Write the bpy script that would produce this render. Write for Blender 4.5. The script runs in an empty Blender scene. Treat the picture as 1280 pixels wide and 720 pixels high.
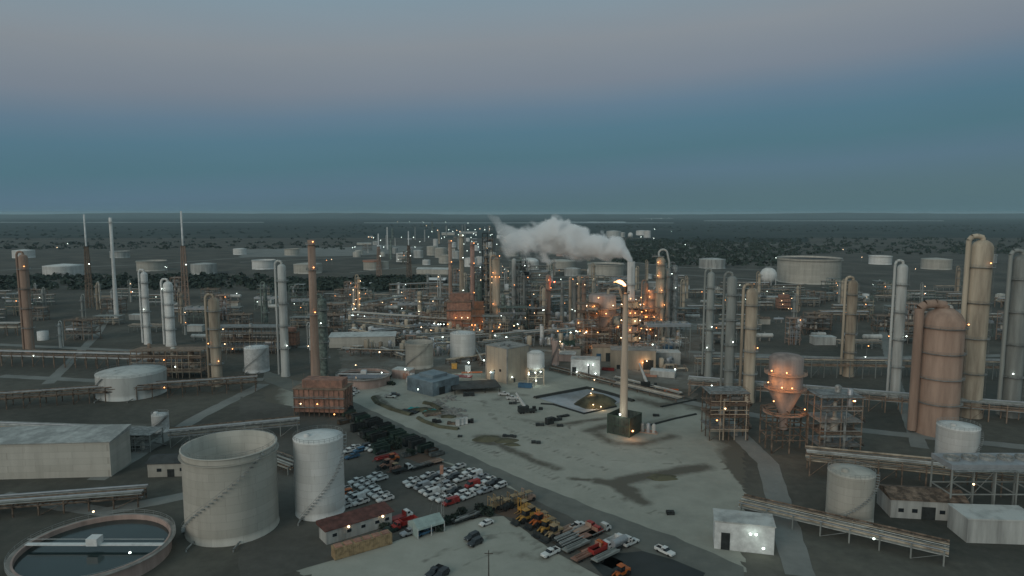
import bpy, math, random
from mathutils import Vector, Matrix
random.seed(7)
PI = math.pi; R = math.radians
S = bpy.context.scene; C = S.collection
H = 95.0; F = 850.0; PITCH = math.atan(94/850)
cp, sp = math.cos(PITCH), math.sin(PITCH)

# ---------------------------------------------------------------- survey helpers: where a sight line meets the ground, how tall a thing is
def P(px, py, z=0.0):
    u = (px-640)/F; v = (360-py)/F
    dy = cp + v*sp; dz = -sp + v*cp
    t = (z-H)/dz
    return Vector((u*t, dy*t, z))
def HT(py, Y):
    v = (360-py)/F
    return H + (v*Y*cp - Y*sp)/(cp + v*sp)
def PX(X, Y, Z=0.0):
    d = Y*cp - (Z-H)*sp
    return 640 + F*X/d, 360 - F*(Y*sp + (Z-H)*cp)/d
def SC(py, z=0):                       # pixels per metre on the ground there
    p = P(640, py, z); return F/(p.y*cp + (H-z)*sp)

# ---------------------------------------------------------------- materials
MATS = {}
def mat(name, col, rough=.75, metal=0.0, var=.25, scale=.35, dark=None, streak=False, bump=0.0, spec=.35):
    if name in MATS: return MATS[name]
    m = bpy.data.materials.new(name); m.use_nodes = True; MATS[name] = m
    nt = m.node_tree; n = nt.nodes; l = nt.links; b = n['Principled BSDF']
    b.inputs['Roughness'].default_value = rough; b.inputs['Metallic'].default_value = metal
    b.inputs['Specular IOR Level'].default_value = spec
    tc = n.new('ShaderNodeTexCoord'); mp = n.new('ShaderNodeMapping')
    l.new(tc.outputs['Object'], mp.inputs[0])
    if streak: mp.inputs['Scale'].default_value = (1, 1, .12)
    no = n.new('ShaderNodeTexNoise'); no.inputs['Scale'].default_value = scale; no.inputs['Detail'].default_value = 8; no.inputs['Roughness'].default_value = .62
    l.new(mp.outputs[0], no.inputs['Vector'])
    oi = n.new('ShaderNodeObjectInfo')
    ad = n.new('ShaderNodeMath'); ad.operation = 'MULTIPLY_ADD'; ad.inputs[1].default_value = .22; ad.inputs[2].default_value = -.11
    l.new(oi.outputs['Random'], ad.inputs[0])
    sm = n.new('ShaderNodeMath'); sm.operation = 'ADD'; l.new(no.outputs['Fac'], sm.inputs[0]); l.new(ad.outputs[0], sm.inputs[1])
    rp = n.new('ShaderNodeValToRGB'); l.new(sm.outputs[0], rp.inputs[0])
    dk = dark or tuple(c*(1-var*1.5) for c in col)
    rp.color_ramp.elements[0].position = .32; rp.color_ramp.elements[0].color = (*dk, 1)
    rp.color_ramp.elements[1].position = .62; rp.color_ramp.elements[1].color = (*tuple(min(1, c*(1+var*.25)) for c in col), 1)
    l.new(rp.outputs[0], b.inputs['Base Color'])
    if bump:
        bp = n.new('ShaderNodeBump'); bp.inputs['Strength'].default_value = .6; bp.inputs['Distance'].default_value = bump
        l.new(no.outputs['Fac'], bp.inputs['Height']); l.new(bp.outputs[0], b.inputs['Normal'])
    return m
def emis(name, col, st, sample=False):
    if name in MATS: return MATS[name]
    m = bpy.data.materials.new(name); m.use_nodes = True; MATS[name] = m
    b = m.node_tree.nodes['Principled BSDF']; b.inputs['Base Color'].default_value = (.5, .5, .5, 1)
    b.inputs['Emission Color'].default_value = (*col, 1); b.inputs['Emission Strength'].default_value = st
    if not sample: m.cycles.emission_sampling = 'NONE'
    return m
def ground_mat(name, cols, scales=(.012, .25), attr=None, stain=(.06, .055, .045), rough=.95, bump=.12):
    """soil or asphalt: broad and fine noise, optional wheel-worn stains kept in the mesh"""
    m = bpy.data.materials.new(name); m.use_nodes = True; MATS[name] = m
    nt = m.node_tree; n = nt.nodes; l = nt.links; b = n['Principled BSDF']; b.inputs['Roughness'].default_value = rough
    b.inputs['Specular IOR Level'].default_value = .2
    tc = n.new('ShaderNodeTexCoord')
    a = n.new('ShaderNodeTexNoise'); a.inputs['Scale'].default_value = scales[0]; a.inputs['Detail'].default_value = 6
    a.inputs['Distortion'].default_value = .6
    f = n.new('ShaderNodeTexNoise'); f.inputs['Scale'].default_value = scales[1]; f.inputs['Detail'].default_value = 10; f.inputs['Roughness'].default_value = .7
    for t in (a, f): l.new(tc.outputs['Object'], t.inputs['Vector'])
    mx = n.new('ShaderNodeMath'); mx.operation = 'MULTIPLY_ADD'; mx.inputs[1].default_value = .4
    l.new(f.outputs['Fac'], mx.inputs[0])
    m6 = n.new('ShaderNodeMath'); m6.operation = 'MULTIPLY'; m6.inputs[1].default_value = .6
    l.new(a.outputs['Fac'], m6.inputs[0]); l.new(m6.outputs[0], mx.inputs[2])
    rp = n.new('ShaderNodeValToRGB'); l.new(mx.outputs[0], rp.inputs[0])
    el = rp.color_ramp.elements; el[0].position = .34; el[0].color = (*cols[0], 1); el[1].position = .64; el[1].color = (*cols[-1], 1)
    for i, c in enumerate(cols[1:-1]):
        e = el.new(.34+.3*(i+1)/(len(cols)-1)); e.color = (*c, 1)
    out = rp.outputs[0]
    if attr:
        at = n.new('ShaderNodeAttribute'); at.attribute_name = attr
        mul = n.new('ShaderNodeMath'); mul.operation = 'MULTIPLY_ADD'; mul.inputs[1].default_value = 2.2; mul.inputs[2].default_value = -.55
        mul.use_clamp = True
        nz = n.new('ShaderNodeMath'); nz.operation = 'MULTIPLY_ADD'; nz.inputs[1].default_value = 1.3
        fa = n.new('ShaderNodeMath'); fa.operation = 'SUBTRACT'; fa.inputs[1].default_value = .5
        l.new(f.outputs['Fac'], fa.inputs[0]); l.new(fa.outputs[0], nz.inputs[0]); l.new(at.outputs['Fac'], nz.inputs[2])
        l.new(nz.outputs[0], mul.inputs[0])
        mi = n.new('ShaderNodeMix'); mi.data_type = 'RGBA'; l.new(mul.outputs[0], mi.inputs['Factor'])
        l.new(out, mi.inputs['A']); mi.inputs['B'].default_value = (*stain, 1); out = mi.outputs['Result']
    l.new(out, b.inputs['Base Color'])
    bp = n.new('ShaderNodeBump'); bp.inputs['Distance'].default_value = bump; bp.inputs['Strength'].default_value = .7
    l.new(f.outputs['Fac'], bp.inputs['Height']); l.new(bp.outputs[0], b.inputs['Normal'])
    return m

def tank_mat(name, col, rust=.5):
    m = mat(name, col, .55, var=.14, scale=.2, streak=True); nt = m.node_tree; n = nt.nodes; l = nt.links; b = n['Principled BSDF']
    base = b.inputs['Base Color'].links[0].from_socket
    tc = n.new('ShaderNodeTexCoord'); sx = n.new('ShaderNodeSeparateXYZ'); l.new(tc.outputs['Object'], sx.inputs[0])
    an = n.new('ShaderNodeMath'); an.operation = 'ARCTAN2'; l.new(sx.outputs['Y'], an.inputs[0]); l.new(sx.outputs['X'], an.inputs[1])
    a9 = n.new('ShaderNodeMath'); a9.operation = 'MULTIPLY'; a9.inputs[1].default_value = 10; l.new(an.outputs[0], a9.inputs[0])
    cx = n.new('ShaderNodeCombineXYZ'); l.new(a9.outputs[0], cx.inputs[0]); l.new(sx.outputs['Z'], cx.inputs[1])
    br = n.new('ShaderNodeTexBrick'); br.inputs['Scale'].default_value = 1; br.inputs['Brick Width'].default_value = 6.5; br.inputs['Row Height'].default_value = 2.4; br.inputs['Mortar Size'].default_value = .05
    br.inputs['Color1'].default_value = (1, 1, 1, 1); br.inputs['Color2'].default_value = (.88, .88, .87, 1); br.inputs['Mortar'].default_value = (.74, .73, .72, 1); l.new(cx.outputs[0], br.inputs['Vector'])
    mu = n.new('ShaderNodeMix'); mu.data_type = 'RGBA'; mu.blend_type = 'MULTIPLY'; mu.inputs['Factor'].default_value = 1; l.new(base, mu.inputs['A']); l.new(br.outputs['Color'], mu.inputs['B'])
    mp = n.new('ShaderNodeMapping'); mp.inputs['Scale'].default_value = (.9, .07, 1); l.new(cx.outputs[0], mp.inputs[0])
    no = n.new('ShaderNodeTexNoise'); no.inputs['Scale'].default_value = 1.6; no.inputs['Detail'].default_value = 6; no.inputs['Roughness'].default_value = .7; l.new(mp.outputs[0], no.inputs['Vector'])
    r = n.new('ShaderNodeMapRange'); r.inputs['From Min'].default_value = .58; r.inputs['From Max'].default_value = .78; r.inputs['To Max'].default_value = rust; l.new(no.outputs['Fac'], r.inputs['Value'])
    m2 = n.new('ShaderNodeMix'); m2.data_type = 'RGBA'; l.new(r.outputs[0], m2.inputs['Factor']); l.new(mu.outputs['Result'], m2.inputs['A']); m2.inputs['B'].default_value = (.2, .14, .1, 1)
    l.new(m2.outputs['Result'], b.inputs['Base Color']); return m
white = mat('white_paint', (.62, .63, .62), .5, var=.18, scale=.5)
dirty_white = mat('dirty_white_paint', (.46, .47, .45), .6, var=.3, scale=.25, streak=True)
tankw = tank_mat('tank_white', (.68, .68, .66), .35)
tankg = tank_mat('tank_greige', (.47, .45, .4), .5)
beige = mat('beige_panel', (.36, .305, .235), .8, var=.22, scale=.2, streak=True)
beige_roof = mat('beige_roof', (.3, .29, .27), .8, var=.35, scale=.15)
pink = mat('pinkish_primer', (.42, .31, .27), .7, var=.2, scale=.3, streak=True)
steel = mat('weathered_steel', (.3, .31, .3), .55, .2, var=.4, scale=.6)
greyst = mat('grey_painted_steel', (.26, .275, .26), .65, .1, var=.25, scale=.3, streak=True)
greenst = mat('green_grey_steel', (.18, .225, .2), .7, .1, var=.45, scale=.5)
brownst = mat('rusty_brown_steel', (.24, .175, .13), .85, .0, var=.5, scale=.5)
rustred = mat('rust_red_casing', (.36, .19, .135), .85, var=.45, scale=.3, dark=(.19, .11, .085))
rustst = mat('rust_stack', (.35, .245, .19), .85, var=.3, scale=.3, dark=(.25, .17, .13), streak=True)
tanst = mat('tan_stack', (.46, .39, .3), .75, var=.3, scale=.2, dark=(.2, .16, .12), streak=True)
concrete = mat('concrete', (.28, .27, .25), .9, var=.3, scale=.2)
darkst = mat('dark_steel', (.035, .04, .04), .7, .2, var=.4, scale=.6)
blackm = mat('black_rubber', (.02, .02, .02), .85, var=.2)
glassm = mat('dark_glass', (.02, .025, .03), .12, var=.1, spec=.6)
redp = mat('red_paint', (.3, .035, .03), .45, var=.25, scale=.8)
orangep = mat('orange_paint', (.5, .13, .03), .5, var=.25, scale=.8)
yellowp = mat('yellow_paint', (.5, .27, .06), .5, var=.35, scale=.8)
tanp = mat('tan_paint', (.35, .25, .14), .6, var=.35, scale=.8)
bluep = mat('blue_paint', (.05, .13, .22), .6, var=.25, scale=.5)
bluetarp = mat('teal_blue_tarp', (.03, .12, .17), .8, var=.4, scale=.4)
tealtarp = mat('bright_teal_tarp', (.03, .3, .3), .8, var=.4, scale=.4)
metalroof = mat('blue_grey_metal_roof', (.17, .22, .25), .5, .1, var=.35, scale=.18)
darkolive = mat('dark_olive_cladding', (.05, .06, .048), .85, var=.5, scale=.6)
greenp = mat('dark_green_paint', (.025, .05, .04), .7, var=.4, scale=.5)
olivep = mat('olive_green_paint', (.05, .075, .055), .75, var=.4, scale=.4)
canvas = mat('pale_green_canvas', (.3, .38, .36), .85, var=.2, scale=.4)
silver = mat('silver_paint', (.36, .38, .4), .4, .3, var=.15)
greycar = mat('dark_grey_paint', (.05, .055, .06), .4, .2, var=.2)
darkroof = mat('dark_roof', (.05, .055, .055), .85, var=.4, scale=.3)
redroof = mat('red_brown_roof', (.13, .055, .045), .85, var=.4, scale=.4)
waterm = mat('dark_water', (.015, .03, .03), .12, var=.2, scale=.05, spec=.6)
foliage = mat('scrub_foliage', (.034, .05, .038), .95, var=.5, scale=.9)
barkm = mat('bark', (.06, .045, .035), .95)
mudm = mat('mud_mound', (.1, .095, .06), .95, var=.5, scale=.15, bump=.6)
b_white = emis('lamp_cool_white', (.85, 1, .9), 6)
b_warm = emis('lamp_warm', (1, .66, .36), 5)
b_orange = emis('lamp_orange', (1, .36, .1), 5)
b_red = emis('lamp_red', (1, .12, .05), 9)

# ---------------------------------------------------------------- mesh builder
class MB:
    def __init__(s): s.v = []; s.f = []; s.m = []; s.s = []
    def add(s, vs, fs, mi=0, sm=False):
        o = len(s.v); s.v += [tuple(v) for v in vs]
        for f in fs: s.f.append([i+o for i in f]); s.m.append(mi); s.s.append(sm)
        return s
    def box(s, x, y, z, sx, sy, sz, rz=0, mi=0, tx=1.0, ty=1.0):      # centre of the base, sizes; top may taper
        c, n = math.cos(rz), math.sin(rz); vs = []
        for k, (ax, ay) in ((0, (1, 1)), (1, (tx, ty))):
            for a, b in ((-1, -1), (1, -1), (1, 1), (-1, 1)):
                dx, dy = a*sx/2*ax, b*sy/2*ay
                vs.append((x+dx*c-dy*n, y+dx*n+dy*c, z+k*sz))
        return s.add(vs, [(3, 2, 1, 0), (4, 5, 6, 7), (0, 1, 5, 4), (1, 2, 6, 5), (2, 3, 7, 6), (3, 0, 4, 7)], mi)
    def cyl(s, p0, p1, r0, r1=None, n=12, mi=0, caps=True):
        r1 = r0 if r1 is None else r1
        p0 = Vector(p0); p1 = Vector(p1); d = (p1-p0).normalized()
        a = Vector((1, 0, 0)) if abs(d.x) < .9 else Vector((0, 1, 0))
        u = d.cross(a).normalized(); w = d.cross(u); vs = []
        for p, r in ((p0, r0), (p1, r1)):
            for i in range(n):
                t = 2*PI*i/n; vs.append(p + u*(r*math.cos(t)) + w*(r*math.sin(t)))
        s.add(vs, [(i, n+i, n+(i+1) % n, (i+1) % n) for i in range(n)], mi, True)
        if caps:
            s.add(vs[:n], [tuple(range(n))], mi); s.add(vs[n:], [tuple(range(n-1, -1, -1))], mi)
        return s
    def lathe(s, prof, n=32, mi=0, x=0, y=0, sm=True):
        vs = []; k = len(prof)
        for r, z in prof:
            for i in range(n):
                t = 2*PI*i/n; vs.append((x+max(r, .001)*math.cos(t), y+max(r, .001)*math.sin(t), z))
        fs = [(j*n+i, j*n+(i+1) % n, (j+1)*n+(i+1) % n, (j+1)*n+i) for j in range(k-1) for i in range(n)]
        return s.add(vs, fs, mi, sm)
    def ring(s, r0, r1, z0, z1, n=28, mi=0, x=0, y=0, a0=0, a1=2*PI):
        full = abs(a1-a0-2*PI) < 1e-6; k = n if full else n+1; vs = []
        for i in range(k):
            t = a0+(a1-a0)*i/n; c, q = math.cos(t), math.sin(t)
            vs += [(x+r0*c, y+r0*q, z0), (x+r1*c, y+r1*q, z0), (x+r1*c, y+r1*q, z1), (x+r0*c, y+r0*q, z1)]
        fs = []
        for i in range(n):
            a = 4*i; b = 4*((i+1) % k)
            for j in range(4): fs.append((a+j, b+j, b+(j+1) % 4, a+(j+1) % 4))
        if not full: fs += [(0, 1, 2, 3), (4*n+3, 4*n+2, 4*n+1, 4*n)]
        return s.add(vs, fs, mi)
    def tube(s, pts, r, n=6, mi=0):
        for a, b in zip(pts, pts[1:]): s.cyl(a, b, r, r, n, mi, False)
        return s
    def bar(s, a, b, w=.3, mi=0):
        return s.cyl(a, b, w*.7, w*.7, 4, mi, True)
    def sph(s, x, y, z, r, rz=None, n=14, mi=0, half=False):
        rz = rz or r; k = 8
        pr = [(r*math.cos(t), z+rz*math.sin(t)) for t in [(-PI/2 if not half else 0)+(PI if not half else PI/2)*i/k for i in range(k+1)]]
        return s.lathe(pr, n, mi, x, y)
    def build(s, name, mats, parent=None, loc=(0, 0, 0), rz=0):
        me = bpy.data.meshes.new(name); me.from_pydata(s.v, [], s.f)
        if not isinstance(mats, (list, tuple)): mats = [mats]
        for m in mats: me.materials.append(m)
        me.polygons.foreach_set('material_index', s.m); me.polygons.foreach_set('use_smooth', s.s)
        me.update()
        o = bpy.data.objects.new(name, me); C.objects.link(o); o.location = loc; o.rotation_euler.z = rz
        if parent: o.parent = parent
        return o
def tag(o, label, cat, group=None):
    o['label'] = label; o['category'] = cat
    if group: o['group'] = group
    return o
THINGS = []          # (object, base label) whose label is completed at the end from what it stands near
def thing(name, label, cat, loc=(0, 0, 0), rz=0, group=None, auto=False, scale=1):
    o = bpy.data.objects.new(name, None); C.objects.link(o)
    o.location = (loc[0], loc[1], loc[2] if len(loc) > 2 else 0); o.rotation_euler = (0, 0, rz); o.scale = (scale,)*3 if not isinstance(scale, tuple) else scale
    o.empty_display_size = .5
    tag(o, label, cat, group)
    if auto: THINGS.append(o)
    return o
def struct(name, mb, m):
    o = mb.build(name, m); o['kind'] = 'structure'; return o
def dup(root, loc, rz=0, label=None, group=None, auto=True, scale=1):
    r = root.copy(); C.objects.link(r); r.location = (loc[0], loc[1], loc[2] if len(loc) > 2 else 0); r.rotation_euler = (0, 0, rz)
    r.scale = (scale,)*3 if not isinstance(scale, tuple) else scale
    if label: r['label'] = label
    if group: r['group'] = group
    for ch in list(root.children):
        c = ch.copy(); C.objects.link(c); c.parent = r
        for g in ch.children:
            d = g.copy(); C.objects.link(d); d.parent = c
    if auto: THINGS.append(r)
    return r
_bulb = {}
def bulb(parent, x, y, z, m=None, r=.42, name='lamp'):
    m = m or b_warm
    if m.name not in _bulb:
        me = MB().sph(0, 0, 0, 1, n=8).build('lamp', m); _bulb[m.name] = me.data; bpy.data.objects.remove(me)
    o = bpy.data.objects.new(name, _bulb[m.name]); C.objects.link(o); o.parent = parent; r *= .85; o.location = (x, y, z); o.scale = (r, r, r*.8)
    return o
LCOL = {'lamp_cool_white': (.85, 1, .92), 'lamp_warm': (1, .66, .36), 'lamp_orange': (1, .4, .12), 'lamp_red': (1, .15, .06)}
def glow(parent, x, y, z, m, power=900, r=.6):
    li = bpy.data.lights.new('lamp_light', 'POINT'); li.energy = power; li.color = LCOL[m.name]; li.shadow_soft_size = r
    o = bpy.data.objects.new('lamp_light', li); C.objects.link(o); o.parent = parent; o.location = (x, y, z); return o
def lamp(parent, x, y, z, m=None, r=.42, power=0):
    bulb(parent, x, y, z, m, r)
    if power: glow(parent, x, y-.9, z+.2, m or b_warm, power)

# ---------------------------------------------------------------- the land
def sheet(name, pts, z, m, sub=0, jit=0.0, ground=True):
    """a flat patch from outline points; edges wander a little like the edge of spread gravel"""
    Q = [P(*p) if ground else Vector((p[0], p[1], 0)) for p in pts]; out = []
    n = len(Q)
    for i in range(n):
        a, b = Q[i], Q[(i+1) % n]; L = (b-a).length; k = max(1, int(L/4)) if jit else 1
        for j in range(k):
            q = a.lerp(b, j/k)
            if jit: q = q + Vector((random.uniform(-jit, jit), random.uniform(-jit, jit), 0))
            out.append(q)
    import mathutils.geometry as mg
    tri = mg.tessellate_polygon([[Vector((q.x, q.y, 0)) for q in out]])
    mb = MB(); fs = []
    for t in tri:
        a, b, c = [out[i] for i in t]
        fs.append(t if (b-a).cross(c-a).z > 0 else (t[0], t[2], t[1]))
    mb.add([(q.x, q.y, z) for q in out], fs)
    return struct(name, mb, m)

g_base = ground_mat('plant_soil', [(.05, .052, .045), (.085, .082, .07), (.13, .125, .105)], (.018, .22))
g = MB()
xs = [-45000, -12000, -4000, -1500, -700, -300, 0, 300, 700, 1500, 4000, 12000, 45000]
ys = [-3000, -300, 0, 300, 700, 1200, 2200, 5000, 12000, 45000]
g.add([(x, y, 0) for y in ys for x in xs], [(j*13+i, j*13+i+1, (j+1)*13+i+1, (j+1)*13+i) for j in range(9) for i in range(12)])
struct('ground', g, g_base)

# pale caliche yard: a grid with stain values kept per vertex
def seg_d(p, a, b):
    ab = b-a; t = max(0, min(1, (p-a).dot(ab)/max(ab.dot(ab), 1e-6))); return (p-(a+ab*t)).length
stains = []      # (polyline on the ground, half width, strength)
for pts, w, s in [
    ([(598, 552), (625, 556), (650, 568), (672, 578), (696, 586)], 2.2, .7), ([(604, 546), (628, 549)], 4, .7),
    ([(712, 598), (735, 600), (760, 603)], 1.1, .85), ([(748, 601), (775, 606), (790, 612)], 2.6, .8), ([(770, 604), (800, 597), (842, 590), (880, 584)], 3.5, .8), ([(770, 606), (795, 622), (805, 628)], 2.5, .8),
    ([(736, 538), (760, 532), (790, 528)], 3.5, .6), ([(742, 540), (765, 553), (800, 556), (840, 545)], 3.5, .55),
    ([(690, 532), (735, 526), (765, 522)], 2.2, .6), ([(800, 500), (830, 507), (842, 503)], 6, .6),
    ([(640, 560), (670, 575), (700, 585)], 2, .5), ([(560, 468), (600, 470), (640, 480)], 5, .35),
    ([(470, 495), (490, 510), (515, 519)], 1.6, .7), ([(505, 512), (530, 510), (560, 516)], 7, .35),
    ([(620, 500), (640, 492), (655, 494)], 4, .4), ([(440, 480), (500, 492), (560, 498)], 2.5, .3),
    ([(842, 520), (810, 530), (800, 540)], 3, .4), ([(650, 524), (690, 530), (720, 530)], 2.5, .45),
    ([(820, 610), (842, 606)], 3, .3), ([(660, 640), (700, 665), (740, 690)], 3, .3), ([(640, 690), (690, 705), (720, 718)], 5, .25)]:
    stains.append(([P(*q) for q in pts], w, s))
for pts in [[(560, 545), (640, 578), (740, 618), (842, 652)], [(556, 541), (640, 573), (742, 613), (842, 646)], [(600, 500), (620, 530), (680, 560), (760, 590)], [(604, 500), (624, 529), (684, 558), (764, 588)], [(640, 520), (700, 545), (760, 575), (842, 580)], [(500, 505), (560, 500), (620, 510), (660, 540), (720, 560)],
            [(520, 700), (600, 670), (650, 665), (700, 690), (730, 718)], [(524, 704), (602, 674), (648, 669), (695, 694)], [(560, 715), (620, 690), (680, 700)], [(600, 655), (640, 668), (690, 700)], [(800, 560), (842, 570), (880, 600)], [(700, 520), (720, 545), (780, 562), (842, 560)], [(455, 485), (500, 500), (590, 500), (640, 510)]]:
    stains.append(([P(*q) for q in pts], .55, .42))
def yard():
    x0, x1, y0, y1, st = -240, 175, 165, 470, 1.7
    nx = int((x1-x0)/st)+1; ny = int((y1-y0)/st)+1; mb = MB(); vs = []; va = []
    pl = [P(*q) for q in [(330, 474), (440, 470), (600, 462), (690, 458), (842, 494), (905, 516), (930, 560), (930, 760), (500, 760), (330, 700)]]
    def inside(p):
        c = False; j = len(pl)-1
        for i in range(len(pl)):
            if (pl[i].y > p.y) != (pl[j].y > p.y) and p.x < (pl[j].x-pl[i].x)*(p.y-pl[i].y)/(pl[j].y-pl[i].y)+pl[i].x: c = not c
            j = i
        return c
    idx = {}
    for j in range(ny):
        for i in range(nx):
            p = Vector((x0+i*st+random.uniform(-.5, .5), y0+j*st+random.uniform(-.5, .5), 0))
            s = 0.0
            for pts, w, k in stains:
                for a, b in zip(pts, pts[1:]):
                    d = seg_d(p, a, b)
                    if d < w*2: s = max(s, k*(1-d/(2*w))*1.25)
            if not (-150 < p.x < 130 and p.y < 330) or p.x > 80:
                de = min(seg_d(p, pl[q], pl[(q+1) % len(pl)]) for q in range(len(pl)))
                if de < 14: s = max(s, 1.15-de/14)
            idx[(i, j)] = len(vs); vs.append((p.x, p.y, .02)); va.append(min(s, 1))
    fs = []
    for j in range(ny-1):
        for i in range(nx-1):
            p = Vector((x0+(i+.5)*st, y0+(j+.5)*st, 0))
            if inside(p): fs.append((idx[i, j], idx[i+1, j], idx[i+1, j+1], idx[i, j+1]))
    mb.add(vs, fs)
    m = ground_mat('pale_caliche', [(.23, .235, .205), (.31, .312, .27), (.385, .38, .335)], (.011, .12), 'stain', (.115, .107, .088), bump=.08)
    o = struct('gravel_yard', mb, m)
    at = o.data.attributes.new('stain', 'FLOAT', 'POINT'); at.data.foreach_set('value', va)
    return o
yard()
g_road = ground_mat('worn_road', [(.11, .115, .105), (.14, .145, .13), (.185, .19, .17)], (.03, .2), bump=.04)
g_lot = ground_mat('dark_lot', [(.07, .068, .06), (.1, .096, .085), (.13, .125, .11)], (.03, .3), bump=.05)
g_wet = ground_mat('wet_tar', [(.022, .028, .028), (.035, .042, .042)], (.05, .3), rough=.55, bump=.02)
g_dirt = ground_mat('red_brown_dirt', [(.08, .055, .042), (.13, .09, .068)], (.06, .3))
g_far = ground_mat('far_plain', [(.02, .032, .03), (.034, .048, .044), (.06, .07, .062)], (.0022, .012), bump=0)
g_plant = ground_mat('plant_ground', [(.065, .058, .048), (.12, .105, .085), (.17, .16, .14), (.27, .265, .24)], (.022, .12))
g_wood = ground_mat('dark_scrub_land', [(.016, .027, .026), (.034, .048, .042)], (.004, .05), bump=1.5)
g_pad = ground_mat('concrete_pad', [(.16, .165, .155), (.24, .245, .23)], (.04, .3))
sheet('road', [(330, 476), (437, 517), (549, 574), (627, 603), (700, 643), (842, 708), (930, 748), (930, 708), (842, 671), (743, 635), (641, 594), (539, 548), (437, 500), (330, 462)][::-1], .05, g_road, jit=.5)
sheet('car_lot', [(300, 496), (438, 522), (500, 550), (552, 577), (640, 612), (720, 650), (800, 687), (815, 700), (770, 730), (690, 688), (628, 645), (605, 646), (520, 668), (438, 694), (300, 735)], .08, g_lot, jit=.4)
sheet('wet_ground', [(735, 702), (765, 693), (805, 690), (842, 700), (880, 716), (860, 745), (780, 745)], .11, g_wet, jit=.5)
sheet('dirt_patch', [(505, 572), (520, 566), (545, 572), (556, 580), (530, 583)], .11, g_dirt, jit=.5)
sheet('dirt_verge', [(610, 640), (640, 648), (700, 676), (765, 712), (780, 704), (720, 672), (650, 636), (620, 632)], .11, g_dirt, jit=.4)
# far land
def quadland(name, x0, x1, y0, y1, z, m, jit=0):
    n = 14; mb = MB(); top = []; bot = []
    for i in range(n+1):
        x = x0+(x1-x0)*i/n; top.append((x, y1+random.uniform(-jit, jit), z)); bot.append((x, y0+random.uniform(-jit, jit), z))
    vs = bot+top; mb.add(vs, [(i, i+1, n+2+i, n+1+i) for i in range(n)])
    return struct(name, mb, m)
quadland('far_plain', -40000, 40000, 2500, 44000, .4, g_far, 100)
sheet('woodland_floor', [(764, 331), (842, 333), (1010, 336), (1010, 297), (842, 297), (790, 299), (770, 305)], .25, g_wood, jit=8)
sheet('wooded_plain', [(-200, 283), (300, 285), (462, 281), (470, 296), (440, 300), (200, 302), (-200, 305)], .6, g_wood, jit=12)
sheet('scrub_basin', [(440, 347), (480, 344), (536, 344), (545, 352), (530, 362), (470, 366), (438, 362), (330, 366), (330, 350)], .2, g_wood, jit=3)
sheet('brown_field', [(470, 333), (520, 330), (620, 336), (620, 344), (520, 346), (470, 346)], .15, ground_mat('brown_field', [(.09, .085, .07), (.14, .13, .105)], (.01, .1)), jit=2)
sheet('pale_field', [(438, 309), (480, 306), (530, 309), (520, 316), (438, 320), (300, 322), (300, 312)], .3, g_pad, jit=4)
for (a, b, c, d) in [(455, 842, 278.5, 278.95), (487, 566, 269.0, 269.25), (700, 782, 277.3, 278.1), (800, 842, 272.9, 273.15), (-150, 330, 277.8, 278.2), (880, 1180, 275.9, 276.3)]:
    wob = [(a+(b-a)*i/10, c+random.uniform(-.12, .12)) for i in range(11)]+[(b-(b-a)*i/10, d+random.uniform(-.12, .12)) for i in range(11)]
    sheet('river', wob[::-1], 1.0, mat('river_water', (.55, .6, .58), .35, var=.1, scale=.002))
for i, (pts, w_) in enumerate([([(300, 316), (438, 312), (520, 308.5), (600, 305)], 5), ([(300, 328), (438, 322), (520, 321), (620, 326)], 5), ([(438, 341), (520, 333.5), (560, 332)], 4), ([(640, 322), (740, 322), (842, 334), (960, 338)], 5), ([(640, 348), (740, 346), (842, 343), (980, 352)], 5), ([(438, 372), (500, 367), (560, 364)], 3), ([(842, 312), (980, 305), (1280, 309)], 6), ([(0, 338), (200, 330), (330, 320)], 6), ([(845, 500), (1000, 530), (1290, 560)], 3.5), ([(0, 470), (200, 480), (330, 474)], 3.5), ([(0, 620), (130, 640), (330, 600)], 3.5), ([(330, 480), (250, 520), (120, 600)], 3.5), ([(-20, 430), (200, 440), (420, 432)], 3.5), ([(900, 520), (960, 580), (1000, 720)], 4), ([(860, 440), (1050, 448), (1290, 444)], 4), ([(1150, 560), (1120, 480), (1100, 400)], 3), ([(60, 480), (120, 420), (150, 370)], 3), ([(640, 470), (600, 440), (560, 404), (540, 372)], 3), ([(740, 440), (720, 400), (700, 372), (690, 350)], 3), ([(438, 428), (560, 440), (660, 436), (770, 447)], 3)]):
    up = []; dn = []; Q = [P(*q) for q in pts]
    for k, q in enumerate(Q):
        d = (Q[min(k+1, len(Q)-1)]-Q[max(k-1, 0)]).normalized(); n_ = Vector((-d.y, d.x, 0))*w_; up.append(q+n_); dn.append(q-n_)
    L_ = [(v.x, v.y) for v in up+dn[::-1]]
    sheet('service_road', L_, .24+.01*i if i < 8 else .03+.004*i, g_pad, jit=.3, ground=False)
def hills():
    mb = MB(); n = 160; rows = [(14000, 0), (16000, 1), (18500, .75), (22000, .0)]; vs = []
    rr = random.Random(3); hs = [66+16*math.sin(i*.13)+10*math.sin(i*.37+1)+12*rr.random() for i in range(n+1)]
    for y, k in rows:
        for i in range(n+1): vs.append((-26000+52000*i/n, y+300*rr.random(), k*hs[i]+.5))
    mb.add(vs, [(r*(n+1)+i, r*(n+1)+i+1, (r+1)*(n+1)+i+1, (r+1)*(n+1)+i) for r in range(3) for i in range(n)], 0, True)
    struct('hills', mb, g_wood)
hills()
sheet('plant_pad', [(428, 476), (420, 370), (560, 352), (850, 352), (880, 400), (870, 500), (700, 460), (600, 466), (500, 474)], .012, g_plant, jit=2.5)
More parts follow.
